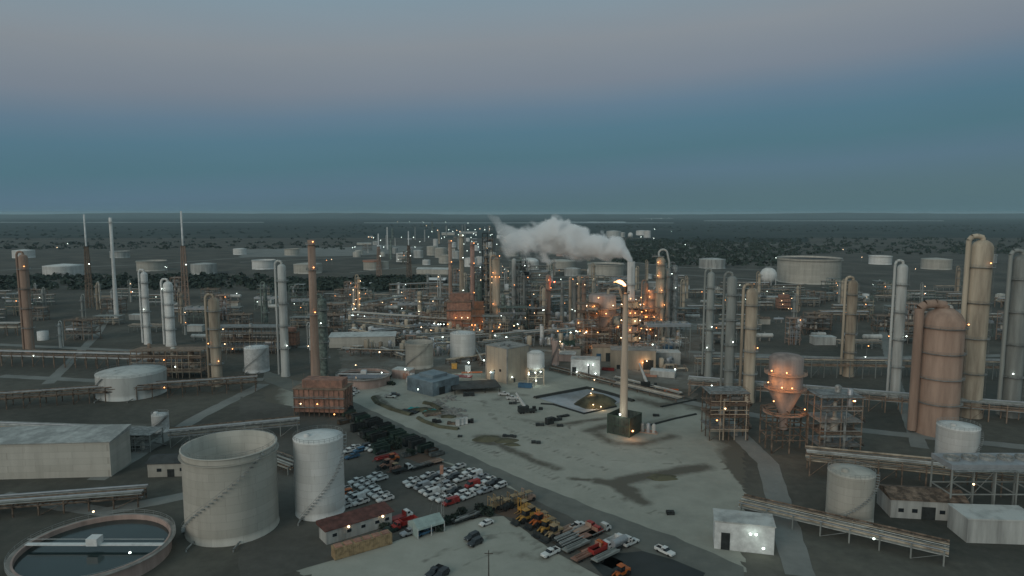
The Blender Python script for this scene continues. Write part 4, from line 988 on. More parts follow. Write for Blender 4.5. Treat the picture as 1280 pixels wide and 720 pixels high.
# ---- tank farm beyond
for a in [
    (465, 337, 325.5, 21, 'float', tankg, 'broad tank with a rusty brown rim behind the first flare tower', 'the rusty-rimmed tank'), (480, 336, 327, 12, 'cone', tankg, 'grey tank close behind the rusty-rimmed tank', None),
    (503, 327, 316.5, 15, 'cone', tankw, 'pale tank with a bright warm lamp on its side', 'the lamp-lit pale tank'), (523, 322, 313, 12, 'cone', dirty_white, 'grey-white tank in the middle of the far tank farm', None),
    (540, 319, 308, 13, 'cone', tankg, 'tall greige tank in the far tank farm', None), (551, 322, 310, 15, 'cone', tankg, 'big greige tank nearest the far lamp rows', None),
    (544.5, 309, 299, 6, 'cone', tankw, 'tall narrow pale tank with a dark rim', None), (556, 329, 319, 15, 'float', tankg, 'flat-topped pale tank with a dark roof edge', 'the dark-edged tank'),
    (570, 323, 314, 12, 'cone', dirty_white, 'grey-white tank between the rusty and the tallest stack', None), (589, 333, 322.5, 17, 'cone', tankw, 'pale tank behind the pinkish stack', None), (600, 333, 321, 10, 'cone', tankw, 'white tank beside the dark scaffolded tower', None),
    (701, 338, 326, 36, 'cone', tankg, 'very broad greige tank under the steam plume', 'the very broad tank'), (715.5, 344.5, 335.5, 20, 'cone', dirty_white, 'low white tank in front of the very broad tank', None),
    (757, 345, 329.5, 44, 'float', tankg, 'broadest tank with a black rim beside the steam stack', 'the black-rimmed tank'), (684, 315.5, 310.5, 8, 'cone', white, 'small white far tank below the plume', None), (700, 320, 315.5, 10, 'cone', pink, 'small pinkish far tank below the plume', None),
    (767, 296.5, 289, 18, 'cone', dirty_white, 'far grey-white tank on the plain behind the plume', 'the far grey-white tanks'), (777, 296.5, 290.5, 9, 'cone', dirty_white, 'smaller far tank beside the far grey-white tank', None),
    (802, 294, 288.5, 14, 'cone', tankw, 'far white tank under the horizon, left of a pair', None), (809, 297, 288.5, 9, 'cone', tankw, 'far white tank under the horizon, right of a pair', None), (836, 350, 344, 6, 'cone', white, 'small white tank by the thick tan column', None),
    (812, 348.5, 343, 6, 'cone', white, 'small white tank beyond the dark scrub', None), (566, 309, 303, 9, 'cone', tankw, 'small pale tank amid the far lamps', None), (449, 318, 313, 10, 'cone', tankg, 'low greige tank at the edge of the pale field', None),
    (640, 320, 312, 16, 'cone', tankg, 'greige tank veiled by the thin steam', None), (533, 331, 325, 10, 'cone', tankw, 'white tank behind the long low roof', None), (493, 317, 310, 9, 'cone', dirty_white, 'small far tank beside the slim white stack', None),
    (470, 306, 302, 8, 'cone', dirty_white, 'tiny far tank left of the slim white stack', None), (595, 313, 307, 9, 'cone', white, 'small far white tank among bright lamps', None), (612, 309, 303, 8, 'cone', white, 'small far white tank behind the dark tower', None)]:
    storage_tank(a[6], a[0], a[1], a[2], a[3], a[4], a[5], group='tanks of the far tank farm', lm=a[7], lamps=((-120, 5),) if 'warm lamp' in a[6] else ())
sphere_tank('white sphere tank beside the black-rimmed tank', 739.5, 345, 333, 12); sphere_tank('far white sphere tank between the far tanks', 788, 297, 290.5, 8)
storage_tank('large pale dome-topped tank under the steam plume', 662, 337, 327, 23, 'dome', tankw, group='tanks of the far tank farm', lm='the domed tank')
def shed_far(label, px, base, top, w, m, roofm, rz=0, name='warehouse', roof='gable', d=18):
    p = at(px, base, 0, d/2); h = HT(top, p.y-d/2); return building(label, p, w/SC(base), d, h*.75, m, roofm, rz=rz, roof=roof, rh=h*.25, name=name)
shed_far('long low warehouse with a pale roof beside the scrub basin', 541, 343, 335, 40, tankg, dirty_white, R(-7))
shed_far('white open-sided canopy by the scrub basin', 546, 357, 348, 22, darkst, white, R(-6), 'canopy_shed')
shed_far('low grey shed on the left rim of the scrub basin', 450, 360, 354, 26, tankg, dirty_white, R(-4))
shed_far('long grey pipe shed left of the short tan column', 462, 386, 381, 36, tankg, tankg, R(4))
shed_far('distant low shed under the lamp rows', 585, 292, 289.5, 22, dirty_white, dirty_white); shed_far('distant long shed left of the lamp rows', 560, 294, 290.5, 16, tankg, dirty_white)
shed_far('distant low works building by the pale field', 455, 306, 303.5, 18, tankg, dirty_white)

# ---------------------------------------------------------------- cranes, containers, clutter of the yard
def crane(label, px, base, tip, rz):
    t = make_car('crane', darkst, 'mobile_crane', label, 'crane', 'mobile cranes'); p = at(px, base); t.location = p; t.rotation_euler.z = rz
    tx, ty = tip; bx = 'boom'
    # tip lies straight above the line of the carrier: solve height from its pixel row at this distance
    z = HT(ty, p.y); X = (tx-640)/F*(p.y*cp-(z-H)*sp)
    v = Vector((X-p.x, 0, z)); v = Matrix.Rotation(-rz, 3, 'Z') @ v
    b = MB(); a = Vector((-1.2, 0, 3.0)); d = v-a
    for k, w_ in enumerate((.85, .65, .45)): b.cyl(a+d*(k/3), a+d*((k+1)/3), w_, w_, 4)
    b.build('boom', white, t)
    MB().bar(a+Vector((1.5, 0, -.8)), a+d*.3, .25).build('boom_cylinder', silver, t)
    c = MB(); c.bar(v, v-Vector((0, 0, 3.5)), .07); c.box(v.x, v.y, v.z-4.3, .5, .5, .8); c.build('hook_line', darkst, t)
    return t
crane('black mobile crane with a white boom leaning toward the beige box building', 659, 516, (645, 491), R(15))
c2 = crane('black mobile crane with a long white boom by the beige substation', 811, 485, (799, 454), R(-5)); bulb(c2, -3, -3, 0, b_warm, .01) if 0 else None
def mk(kind, m, name, label, cat, group, px, py, rz, **k):
    t = make_car(kind, m, name, label, cat, group); t.location = at(px, py, 0, 0); t.location.z = k.get('z', .1); t.rotation_euler.z = rz; return t
protos = {}
def put(kind, m, px, py, rz, label, group, pos=None, auto=True, cat=None, name=None, z=.1):
    key = (kind, tuple(x.name for x in m) if isinstance(m, tuple) else m.name)
    nm = {'pickup': 'pickup_truck', 'sedan': 'parked_car', 'suv': 'parked_car', 'van': 'parked_van', 'flatbed': 'flatbed_truck', 'dump': 'dump_truck', 'tanker': 'tank_truck', 'boxtruck': 'box_truck', 'trailer': 'flatbed_trailer', 'loader': 'wheel_loader', 'forklift': 'rough_terrain_forklift'}[kind]
    ct = cat or {'pickup': 'pickup', 'sedan': 'car', 'suv': 'car', 'van': 'van', 'trailer': 'trailer', 'loader': 'wheel loader', 'forklift': 'forklift'}.get(kind, 'truck')
    loc = pos if pos is not None else at(px, py); loc = (loc.x, loc.y, z)
    if key in protos: return dup(protos[key], loc, rz, label, group, auto)
    t = make_car(kind, m, nm, label, ct, group); t.location = loc; t.rotation_euler.z = rz; protos[key] = t
    if auto: THINGS.append(t)
    return t
ORD = ['first', 'second', 'third', 'fourth', 'fifth', 'sixth', 'seventh', 'eighth', 'ninth', 'tenth', 'eleventh', 'twelfth', 'thirteenth', 'fourteenth', 'fifteenth', 'sixteenth', 'seventeenth', 'eighteenth', 'nineteenth', 'twentieth']
O = P(513, 604); rr = random.Random(12)
colw = {'w': 'white', 's': 'silver', 'r': 'red', 'g': 'dark grey', 'b': 'dark blue'}
CM = {'w': white, 's': silver, 'r': redp, 'g': greycar, 'b': bluep}
rows = [['pw', 'pw', 'vs', 'pw', 'vw', 'pw', 'pw', 'vr'], ['pw', 'sg', 'pw', 'ss', 'pw', 'pg', 'sw', 'pw'], ['ps', 'pw', 'sg', 'pw', None, 'vr', 'pw', 'ps'], ['pw', None, 'pw', 'vw', 'ps', 'pw', 'pg', 'sw']]
KN = {'p': ('pickup', 'pickup'), 'v': ('van', 'van'), 's': ('suv', 'estate car')}
rn = ['front', 'second', 'third', 'back']
for j, row in enumerate(rows):
    for i, c in enumerate(row):
        if not c: continue
        pos = O + A*(3.4*i+rr.uniform(-.25, .25)) - HBv*(7.1*j+rr.uniform(-.6, .6))
        k, nmm = KN[c[0]]
        put(k, CM[c[1]], 0, 0, RB+rr.uniform(-.06, .06), f'{colw[c[1]]} {nmm}, {ORD[i]} down the {rn[j]} row of the packed car block', 'vehicles parked in the packed car block', pos, auto=False)
LM.append((570, 606, 'the packed car block'))
O2 = P(446, 604)
rows2 = [['pw', 'pw', 'sw', 'pw', 'vw', 'po', 'pw'], ['pw', 'pw', 'pw', 'pw', 'sw', 'pw', 'pw'], [None, 'pw', 'so', 'pw', 'vw', 'pw', None], ['pw', 'pw', 'pw', None, 'pw', 'pw', None]]
CM['o'] = orangep; colw['o'] = 'orange'
for j, row in enumerate(rows2):
    for i, c in enumerate(row):
        if not c: continue
        pos = O2 + A*(3.3*i+rr.uniform(-.25, .25)) + HBv*(7.1*j-7+rr.uniform(-.6, .6))
        q = PX(pos.x, pos.y)
        if q[1] > 648 or q[0] > 476+(q[1]-600)*.42: continue
        k, nmm = KN[c[0]]
        put(k, CM[c[1]], 0, 0, RB+rr.uniform(-.08, .08), f'{colw[c[1]]} {nmm}, {ORD[i]} down line {["one","two","three","four"][j]} of the cluster behind the white bunkhouse', 'vehicles clustered behind the white bunkhouse', pos, auto=False)
for px, py, c in ((442, 562, 'pw'), (449, 565, 'sb'), (456, 560, 'sg'), (463, 562, 'pw'), (469, 564, 'pw'), (440, 573, 'pb'), (476, 567, 'sg'), (436, 566, 'pw')):
    k, nmm = KN[c[0]]; put(k, CM[c[1]], px, py, RB, f'{colw[c[1]]} {nmm} below the green bins', 'vehicles parked below the dark green bins')
mk('pickup', white, 'pickup_truck', 'white crew pickup standing alone on the pale yard', 'pickup', None, 688, 694, RB)
mk('sedan', white, 'parked_car', 'white saloon car alone on the pale yard by the trailers', 'car', None, 608, 656, RB)
mk('pickup', white, 'pickup_truck', 'white utility pickup driving on the road by the wet ground', 'pickup', None, 831, 692, RA, z=.12)
mk('suv', greycar, 'parked_car', 'dark grey estate car, upper of two side by side on the pale yard', 'car', None, 590, 674, RB+.1)
mk('suv', greycar, 'parked_car', 'dark grey estate car, lower of two side by side on the pale yard', 'car', None, 594, 681, RB+.1)
mk('pickup', greycar, 'pickup_truck', 'dark grey pickup at the bottom edge of the pale yard', 'pickup', None, 543, 718, RB+.3)
mk('suv', greycar, 'parked_car', 'dark grey estate car beside the dark pickup at the bottom edge', 'car', None, 552, 721, RB+.3)
put('boxtruck', (white, white), 514, 474, R(-30), 'white box truck beside the blue-grey workshop', 'trucks on the site', auto=False)
for px, py, k, m, l in ((483, 585, 'loader', rustred, 'rust-red wheel loader among orange machines'), (489, 578, 'loader', orangep, 'orange wheel loader with its bucket down'), (494, 589, 'forklift', rustred, 'rust-red rough-terrain forklift beside the orange loader'), (483, 574, 'trailer', redp, 'red flatbed trailer among the orange machines'),
                        (503, 590, 'flatbed', (white, darkst), 'white-cabbed flatbed truck beside the orange machines'), (527, 585, 'trailer', darkst, 'dark flatbed trailer on the red dirt'), (540, 581, 'trailer', rustst, 'rusty flatbed trailer on the red dirt'),
                        (500, 650, 'flatbed', (white, redp), 'white-cabbed truck with a red bed behind the bunkhouse'), (506, 659, 'dump', (redp, redp), 'red dump truck behind the white bunkhouse'), (494, 661, 'suv', greycar, 'dark car squeezed beside the red dump truck'), (484, 667, 'pickup', greenp, 'dark green pickup by the tan container'),
                        (512, 668, 'pickup', silver, 'silver pickup between the tan container and canvas shelter'), (520, 663, 'loader', rustred, 'rusty wheel loader under the canvas shelter'), (530, 668, 'suv', bluep, 'blue car in front of the canvas shelter'),
                        (581, 651, 'trailer', darkst, 'long dark trailer beside the lone white car'), (592, 647, 'trailer', darkst, 'dark trailer behind the long dark trailer')):
    put(k, m, px, py, RB if k != 'flatbed' else RB+PI, l, 'machines and trucks of the storage lot', auto=False)
YM = [(617, 637, 'forklift', tanp), (625, 635, 'forklift', tanp), (633, 637, 'forklift', darkst), (642, 632, 'forklift', tanp), (651, 630, 'forklift', tanp), (660, 627, 'forklift', rustst), (655, 639, 'forklift', yellowp),
      (656, 652, 'loader', yellowp), (663, 648, 'loader', tanp), (672, 657, 'loader', orangep), (679, 654, 'forklift', yellowp), (681, 666, 'loader', yellowp), (689, 662, 'forklift', tanp), (691, 672, 'loader', tanp)]
for px, py, k, m in YM:
    cn = {tanp: 'tan', darkst: 'dark', rustst: 'rusty', yellowp: 'yellow', orangep: 'orange'}[m]
    put(k, m, px, py, RB+random.uniform(-.2, .2), f'{cn} {"wheel loader" if k=="loader" else "rough-terrain forklift"} in line', 'construction machines lined up beside the road').scale = (1.15,)*3
LM.append((655, 645, 'the yellow machines'))
for px, py, k, m, l in ((703, 667, 'trailer', rustst, 'rusty trailer loaded with beams next to the yellow machines'), (707, 674, 'trailer', darkst, 'dark trailer with long beams, first of the loaded trailers'), (713, 680, 'trailer', darkst, 'dark trailer with long beams, second of the loaded trailers'), (720, 686, 'trailer', greyst, 'grey trailer with long beams nearest the red trucks'),
                        (722, 660, 'pickup', white, 'white pickup beside the red flatbed truck'), (731, 665, 'flatbed', (redp, rustst), 'red flatbed truck with a rusty bed'), (739, 671, 'flatbed', (redp, rustred), 'red flatbed truck with a rust-red bed'), (749, 667, 'flatbed', (white, greyst), 'white flatbed truck at the roadside end of the truck row'),
                        (743, 690, 'flatbed', (orangep, rustred), 'orange-cabbed flatbed truck by the wet ground'), (751, 691, 'dump', (white, redp), 'white-cabbed dump truck with a red body'), (757, 698, 'trailer', greyst, 'small grey trailer at the edge of the wet ground'), (768, 682, 'dump', (white, white), 'white dump truck with a rusty load space'), (777, 684, 'tanker', (white, silver), 'tank truck with a pale round tank'), (788, 681, 'pickup', white, 'white pickup at the end of the truck row'),
                        (732, 697, 'trailer', rustred, 'rust-red trailer in front of the orange-cabbed truck')):
    put(k, m, px, py, RB+PI, l, 'trucks and trailers parked beside the road', auto=False)
LM.append((745, 680, 'the red trucks'))
# bunkhouse, container, canvas shelter
bk = building('long white bunkhouse with a red-brown roof and small windows', P(452, 668)+Vector((-2, 2, 0)), 21, 5.5, 4.2, dirty_white, redroof, rz=R(38), roof='shed', rh=.9, eave=.6, wins=[(0, x, 1.9, 1.3, .9) for x in (-8, -3.5, 1, 5.5, 8.8)], lamps=[(-4, -3.6, 4.0, b_warm, 0), (7, -3.6, 4.0, b_warm, 0)], name='bunkhouse')
ct = thing('shipping_container', 'long tan container with a row of roof hatches', 'container', P(452, 690)+Vector((0, 1, 0)), R(34)); MB().box(0, 0, .15, 17, 3, 3.2).build('body', tanp, ct)
rb = MB()
for i in range(28):
    for s in (-1, 1): rb.box(-8.2+i*.6, s*1.52, .3, .25, .08, 2.9)
rb.build('side_rib', tanp, ct)
for i in range(6): MB().box(-7+2.8*i, 0, 3.35, 2.0, 2.2, .25).build('roof_hatch', rustred, ct)
LM.append((460, 680, 'the tan container'))
t = thing('canvas_shelter', 'pale green canvas shelter on white posts beside the car lot', 'shelter', P(533, 664), R(35))
MB().add([(-4.5, -3.2, 3.2), (4.5, -3.2, 3.2), (4.5, 3.2, 3.2), (-4.5, 3.2, 3.2), (-4.5, 0, 4.8), (4.5, 0, 4.8), (-4.5, -3.3, 2.6), (4.5, -3.3, 2.6), (4.5, 3.3, 2.6), (-4.5, 3.3, 2.6)], [(0, 1, 5, 4), (3, 4, 5, 2), (0, 4, 3), (1, 2, 5), (6, 7, 1, 0), (9, 3, 2, 8)]).build('roof', canvas, t)
for x in (-4.4, 0, 4.4):
    for y in (-3.2, 3.2): MB().box(x, y, 0, .18, .18, 3.2).build('post', white, t)
MB().box(-4.4, 0, .1, .08, 6.3, 3.0).build('side_wall', canvas, t)
# light mast with red head, utility pole
t = thing('light_mast', 'slim lattice mast with a red head standing over the car block', 'mast', P(553, 662)); h = HT(588, P(553, 662).y); f = MB()
for a in range(3):
    x, y = .55*math.cos(a*2.09), .55*math.sin(a*2.09); x2, y2 = .55*math.cos((a+1)*2.09), .55*math.sin((a+1)*2.09); f.bar((x, y, 0), (x*.6, y*.6, h), .06)
    for k in range(int(h/1.5)): f.bar((x, y, 1.5*k), (x2, y2, 1.5*k+1.5), .035)
f.build('lattice', steel, t); MB().box(0, 0, h-1, 1.0, 1.0, 2.6).build('mast_head', rustred, t)
w_ = MB()
for a in range(3): w_.bar((.3*math.cos(a*2.09), .3*math.sin(a*2.09), h*.95), (7*math.cos(a*2.09+.3), 7*math.sin(a*2.09+.3), 0), .025)
w_.build('guy_wire', steel, t)
t = thing('utility_pole', 'wooden utility pole with a crossarm at the bottom of the yard', 'utility pole', P(611, 727)); MB().cyl((0, 0, 0), (0, 0, 8.5), .16, .1, 8).build('pole', barkm, t); MB().box(0, 0, 7.6, 2.2, .14, .14).build('crossarm', barkm, t)
mk('loader', orangep, 'wheel_loader', 'orange machine at the lower edge on the wet ground', 'wheel loader', None, 775, 722, RB)
# bins and rows of dark green stores along the road
def bin_(w, d, h, m):
    t = thing('storage_bin', 'dark green steel bin', 'bin', (0, 0, 0), 0, 'dark green bins beside the road')
    b = MB(); b.box(0, 0, .15, w, d, .2)
    for s in (-1, 1): b.box(0, s*(d/2-.08), .15, w, .16, h); b.box(s*(w/2-.08), 0, .15, .16, d, h)
    b.build('body', m, t); MB().box(random.uniform(-1, 1), 0, h*.72, w*.8, d*.85, .3).build('lid', olivep if m is greenp else darkroof, t)
    r = MB()
    for i in range(5):
        for s in (-1, 1): r.box(-w/2+.6+i*(w-1.2)/4, s*(d/2+.04), .2, .2, .12, h-.1)
    r.build('side_rib', m, t); return t
bins = [bin_(6.5, 2.6, 2.8, greenp), bin_(6.2, 2.5, 2.2, olivep), bin_(7, 2.6, 3.1, darkst), bin_(5.2, 2.4, 1.6, mat('bin_brown', (.09, .065, .045), .85, var=.5, scale=.5)), bin_(6, 2.2, 1.3, mat('bin_grey', (.14, .15, .145), .8, var=.4, scale=.5))]
b0 = P(441, 521); k = 0
for row, (o, n) in enumerate([(P(438, 520), 34), (P(440, 535), 27), (P(444, 548), 10)]):
    for i in range(n):
        pos = o + A*(3.4*i-8)+Vector((rr.uniform(-.5, .5), rr.uniform(-.5, .5), 0))
        if PX(pos.x, pos.y)[1] > 572 or rr.random() < (.12, .45, .6)[row]: continue
        b = bins[rr.choice([0, 0, 1, 2, 2, 3, 4])]
        loc = (pos.x, pos.y, .06); lb = f'{["dark green steel", "olive green steel", "black steel", "low brown", "low grey"][bins.index(b)]} bin, {ORD[i % 20]}{" past the twentieth" if i > 19 else ""} in the {["roadside", "middle", "inner"][row]} row of bins'
        if b.get('used'): dup(b, loc, RB+rr.uniform(-.1, .1), lb, auto=False)
        else: b.location = loc; b.rotation_euler.z = RB; b['used'] = 1; b['label'] = lb
for b in bins: del b['used']
LM.append((490, 548, 'the dark green bins'))
def shrub(px, py, r, h, label='dark bushy shrub', group='shrubs of the storage lot', name='shrub', n=420, seed=0, trunk=.4):
    rr = random.Random(seed); t = thing(name, label, 'shrub' if h < 5 else 'tree', at(px, py), rr.uniform(0, 6), group, True)
    f = MB(); cl = [(rr.uniform(-.6, .6)*r, rr.uniform(-.6, .6)*r, h*rr.uniform(.4, .85), rr.uniform(.3, .55)*r) for _ in range(7)]
    for i in range(n):
        c = rr.choice(cl); d = Vector((rr.gauss(0, 1), rr.gauss(0, 1), rr.gauss(0, 1))).normalized()*c[3]*rr.uniform(.6, 1.05)
        q = Vector(c[:3])+d; q.z = max(.15, q.z); s = rr.uniform(.16, .34)
        u = Vector((rr.gauss(0, 1), rr.gauss(0, 1), rr.gauss(0, 1))).normalized()*s; w = u.cross(Vector((rr.gauss(0, 1), rr.gauss(0, 1), 1))).normalized()*s
        f.add([q-u-w, q+u-w, q+u+w, q-u+w], [(0, 1, 2, 3)])
    f.build('crown', foliage, t); tk = MB(); tk.cyl((0, 0, 0), (0, 0, h*.45), .14, .08, 7)
    for c in cl[:4]: tk.cyl((0, 0, h*trunk*.6), c[:3], .08, .03, 5)
    tk.build('trunk', barkm, t); return t
for i, (px, py, r, h) in enumerate([(447, 535, 2.6, 2.6), (456, 541, 2.4, 2.2), (470, 546, 3, 3), (482, 556, 2.5, 2.4), (497, 561, 3, 2.8), (462, 552, 2.4, 2), (513, 569, 2.6, 2.4), (558, 654, 2, 1.8), (566, 651, 2.2, 2), (576, 644, 2.2, 2), (600, 641, 2.2, 2.2), (606, 643, 2.4, 2.2), (612, 645, 2, 1.6), (547, 663, 2, 1.8), (543, 655, 1.8, 1.6), (480, 660, 1.8, 1.5),
                                  (470, 483, 2.6, 2.2), (476, 480, 2.5, 2.4), (481, 477, 2.6, 2.6), (486, 474, 2.4, 2.4), (490, 470, 2.4, 2.2), (490, 481, 2.2, 1.6)]): shrub(px, py, r, h, seed=i)
# yard oddments
def slab(px, py, w, d, h, m, label, name, cat, rz=0, group=None):
    t = thing(name, label, cat, at(px, py), rz, group, True); b = MB(); n = max(2, int(w/1.4))
    for i in range(n): b.box(-w/2+w*(i+.5)/n, random.uniform(-.2, .2), 0 if i % 2 else .05, w/n*.93, d*random.uniform(.85, 1.1), h*random.uniform(.7, 1.1), random.uniform(-.06, .06))
    b.build('stack_body', m, t); return t
slab(512, 515, 9, 4, .8, darkst, 'dark flat stack of plates beside the teal tarpaulin', 'plate_stack', 'plate stack', R(-25))
slab(541, 519, 8, 3, .9, brownst, 'brown flat stack of plates on the yard', 'plate_stack', 'plate stack', R(20))
slab(546, 528, 4, 3, 1.3, blackm, 'black heap of scrap by the curved berm', 'scrap_heap', 'scrap heap', R(20)); slab(588, 528, 3, 2.4, 1.4, blackm, 'black scrap lump beside the white cabinets', 'scrap_heap', 'scrap heap'); slab(566, 530, 5, 2.4, 1.0, brownst, 'rusty scrap lump left of the white cabinets', 'scrap_heap', 'scrap heap')
for i, (px, py) in enumerate(((572, 532), (577, 531), (582, 530))):
    t = thing('cabinet', f'white upright cabinet on the yard, {ORD[i]} of three counted toward the scrap', 'cabinet', at(px, py), R(10), 'three white cabinets on the yard'); MB().box(0, 0, .1, 1.7, 1.6, 2.9).build('body', white, t); MB().box(0, 0, 3.0, 1.9, 1.8, .2).build('lid', dirty_white, t); MB().box(0, 0, 0, 1.9, 1.8, .12).build('base', darkst, t)
t = thing('tarpaulin_cover', 'bright teal tarpaulin spread low on the yard', 'tarpaulin', at(526, 512.5), R(-15)); mb = MB(); vs = [(-7+14*i/10, -3+6*j/6, (.15+.9*random.random()) if 0 < i < 10 and 0 < j < 6 else .06) for j in range(7) for i in range(11)]
mb.add(vs, [(j*11+i, j*11+i+1, (j+1)*11+i+1, (j+1)*11+i) for j in range(6) for i in range(10)]).build('sheet', tealtarp, t)
mb = MB(); r2 = random.Random(8)
for k in range(300):
    cx, cy = r2.choice([(548, 503), (556, 511), (562, 516), (568, 513), (545, 506), (572, 520), (552, 520), (560, 498)]); p = P(cx+r2.gauss(0, 5), cy+r2.gauss(0, 1.6)); s = r2.uniform(.25, 1.3)
    mb.box(p.x, p.y, -.02, s*r2.uniform(1, 3), s, s*r2.uniform(.2, .5), r2.uniform(0, 3), 0, .8, .8)
o = mb.build('rubble', concrete); o['kind'] = 'stuff'; o['label'] = 'pale broken concrete and plate scattered on the yard'; o['category'] = 'rubble'
for i, (px, py, w, h, rz) in enumerate(((675, 532, 4, 1.4, 0), (687, 530, 4, 3, 40), (692, 526, 8, 1.4, 20), (704, 521, 6, .8, 25), (676, 512, 2, 1.2, 0), (700, 533, 3, .8, 0), (670, 554, 4, 1.0, 0), (637, 546, 6, .8, -12), (586, 495, 6, 2.2, 10), (641, 505, 4, 1.2, 0), (838, 643, 2.5, 1.2, 0), (575, 546, 2, .8, 0), (820, 520, 3, 1, 0))):
    slab(px, py, w, 1.8, h, darkst, 'dark scrap lying', 'scrap_heap', 'scrap heap', R(rz), 'dark scrap left on the yard')
for px, py, rz, m_ in ((640, 499, 10, white), (646, 503, 10, dirty_white), (488, 497, -10, dirty_white), (494, 495, 0, greycar), (630, 494, 0, white)):
    put('pickup' if m_ is not greycar else 'suv', m_, px, py, R(rz), 'white service pickup' if m_ is not greycar else 'dark service car', 'service vehicles on the open yard')
for px, py, rz in ((441, 470, 70), (444, 474, 70), (438, 478, 70)): put('pickup', white, px, py+18, R(rz), 'white pickup beside the round basin', 'pickups beside the round basin')
for px, py, mm in ((568, 461, yellowp), (585, 464, white), (513, 481, yellowp), (512, 478, white)):
    t = thing('storage_drum_rack', 'small yellow box store' if mm is yellowp else 'small white box store', 'box store', at(px, py), 0, 'small box stores near the tanks', True); MB().box(0, 0, .2, 3.2, 2.4, 3.0 if py < 470 else 2).build('body', mm, t); MB().box(0, 0, 3.2 if py < 470 else 2.2, 3.5, 2.7, .2).build('lid', mm, t)
    for x in (-1.2, 1.2): MB().box(x, 0, 0, .3, 2.2, .2).build('skid', darkst, t)

# ---------------------------------------------------------------- pipe corridors
def rack_px(label, p0, p1, w, h, m, seed, np_=6, levels=2, nl=2):
    a, b = P(*p0), P(*p1); c = (a+b)/2; rz = math.atan2(b.y-a.y, b.x-a.x)
    return pipe_rack(label, (c.x, c.y, 0), (b-a).length, w, h, m, rz, seed=seed, np_=np_, levels=levels, nl=nl)
rack_px('low pipe corridor running diagonally behind the basin', (692, 462), (768, 481), 7, 1.6, brownst, 1, 7, 1)
rack_px('low pipe corridor continuing toward the orange skip', (772, 482), (850, 501), 7, 1.6, brownst, 2, 7, 1)
rack_px('pipe track along the back of the corridor with pale pipes', (770, 474), (850, 494), 4, 1.0, steel, 3, 4, 1, 0)
rack_px('long pale conveyor-like rack climbing to the beige box building', (600, 414), (655, 406), 4, 5.5, tanst, 4, 4, 1)
for i, (a, b, w, h, m) in enumerate([((440, 402), (520, 408), 8, 8, brownst), ((440, 411), (515, 421), 8, 7, greyst), ((470, 424), (535, 415), 7, 6, brownst), ((515, 406), (600, 412), 8, 7, brownst), ((500, 428), (560, 424), 6, 5, greyst), ((440, 444), (505, 446), 6, 4, brownst), ((545, 430), (610, 426), 6, 5, greyst), ((488, 375), (552, 372), 9, 17, brownst),
                                         ((446, 392), (500, 382), 8, 9, brownst), ((490, 388), (548, 390), 8, 8, brownst), ((560, 456), (612, 448), 5, 3, brownst), ((600, 440), (650, 432), 6, 6, greyst), ((655, 428), (735, 420), 7, 7, greyst), ((640, 395), (700, 386), 9, 12, greenst), ((640, 380), (735, 372), 9, 11, greenst), ((690, 390), (740, 384), 8, 10, greenst), ((620, 430), (676, 424), 7, 7, greenst), ((646, 366), (742, 360), 9, 10, greenst), ((770, 400), (842, 396), 8, 12, greyst), ((510, 436), (556, 434), 4, 3, greyst), ((440, 420), (500, 432), 6, 5, brownst), ((540, 418), (604, 424), 6, 5, brownst), ((478, 440), (506, 450), 4, 3, tanst), ((590, 432), (604, 458), 4, 3, brownst)]):
    lb = ['brown pipe rack', 'grey pipe rack', 'green-grey pipe rack'][[brownst, greyst, greenst].index(m if m is not tanst else brownst)]
    t = rack_px(lb, a, b, w, h, m, 40+i, 6, 3 if h > 9 else 2, 3); THINGS.append(t)
# big knot of small-bore pipes low on the ground
# ---------------------------------------------------------------- seldom-seen margins either side
storage_tank('large open-topped greige tank standing in the dark left of the car lot', 268, 684, 576, 116, 'open', tankg, stair=200, lm='the large near open-topped tank')
storage_tank('tall white tank left of the storage lot', 392, 652, 556, 62, 'cone', tankw, stair=240, lm='the near white tank')
storage_tank('wide shallow-roofed grey tank in the dark left plant', 143, 502, 474, 82, 'cone', dirty_white, stair=200, lm='the wide shallow tank')
storage_tank('white tank at the foot of a tan column left of the plant', 316, 467, 437, 30, 'cone', white, stair=200, lm='the left white tank')
storage_tank('small white tank before the large open-topped tank', 196, 542, 521, 20, 'cone', white, stair=200)
clarifier('large round open water basin at the bottom left corner', 62, 748, 190, 4.5)
building('long grey shed with a pale shed roof left of the tanks', at(58, 596, 0, 6), 46, 15, 13, tankg, dirty_white, rz=R(4), roof='shed', rh=1.5, name='long_shed', cat='shed'); LM.append((58, 590, 'the long near shed'))
for px, base, top, w, mm, lb in [(272, 482, 372, 13, tanst, 'tan column above the left white tank'), (357, 470, 330, 10, dirty_white, 'slim pale column left of the near plant'), (185, 430, 340, 8, tankw, 'short white column deep in the left plant'), (214, 432, 352, 11, tankw, 'stout white column deep in the left plant'),
                                 (38, 440, 318, 10, rustst, 'rusty lamp-lit column at the left border'), (405, 472, 372, 12, greenst, 'green-grey column left of the clarifier'), (910, 500, 345, 12, greyst, 'grey column in the right plant'), (935, 502, 360, 14, tanst, 'tan column in the right plant'),
                                 (885, 470, 340, 9, greyst, 'slim grey column right of the air coolers'), (1170, 540, 385, 46, rustst, 'wide reddish vessel in the right plant'), (1212, 520, 300, 24, tanst, 'tall tan column at the right plant edge'), (1262, 520, 318, 20, greyst, 'tall grey column at the right border'), (1118, 500, 330, 12, dirty_white, 'slim pale column in the middle of the right plant'), (1060, 470, 350, 12, tanst, 'tan column behind the right reactor')]:
    p = at(px, base); column(lb, p, HT(top, p.y), w/SC(base)/2, mm, (.25, .45, .65, .85), lampm=b_orange if mm in (rustst, tanst) else b_white)
    if top < 350 and w > 9: LM.append((px, base-60, 'the '+lb.split(' column')[0].split(' vessel')[0]+(' vessel' if 'vessel' in lb else ' column')))
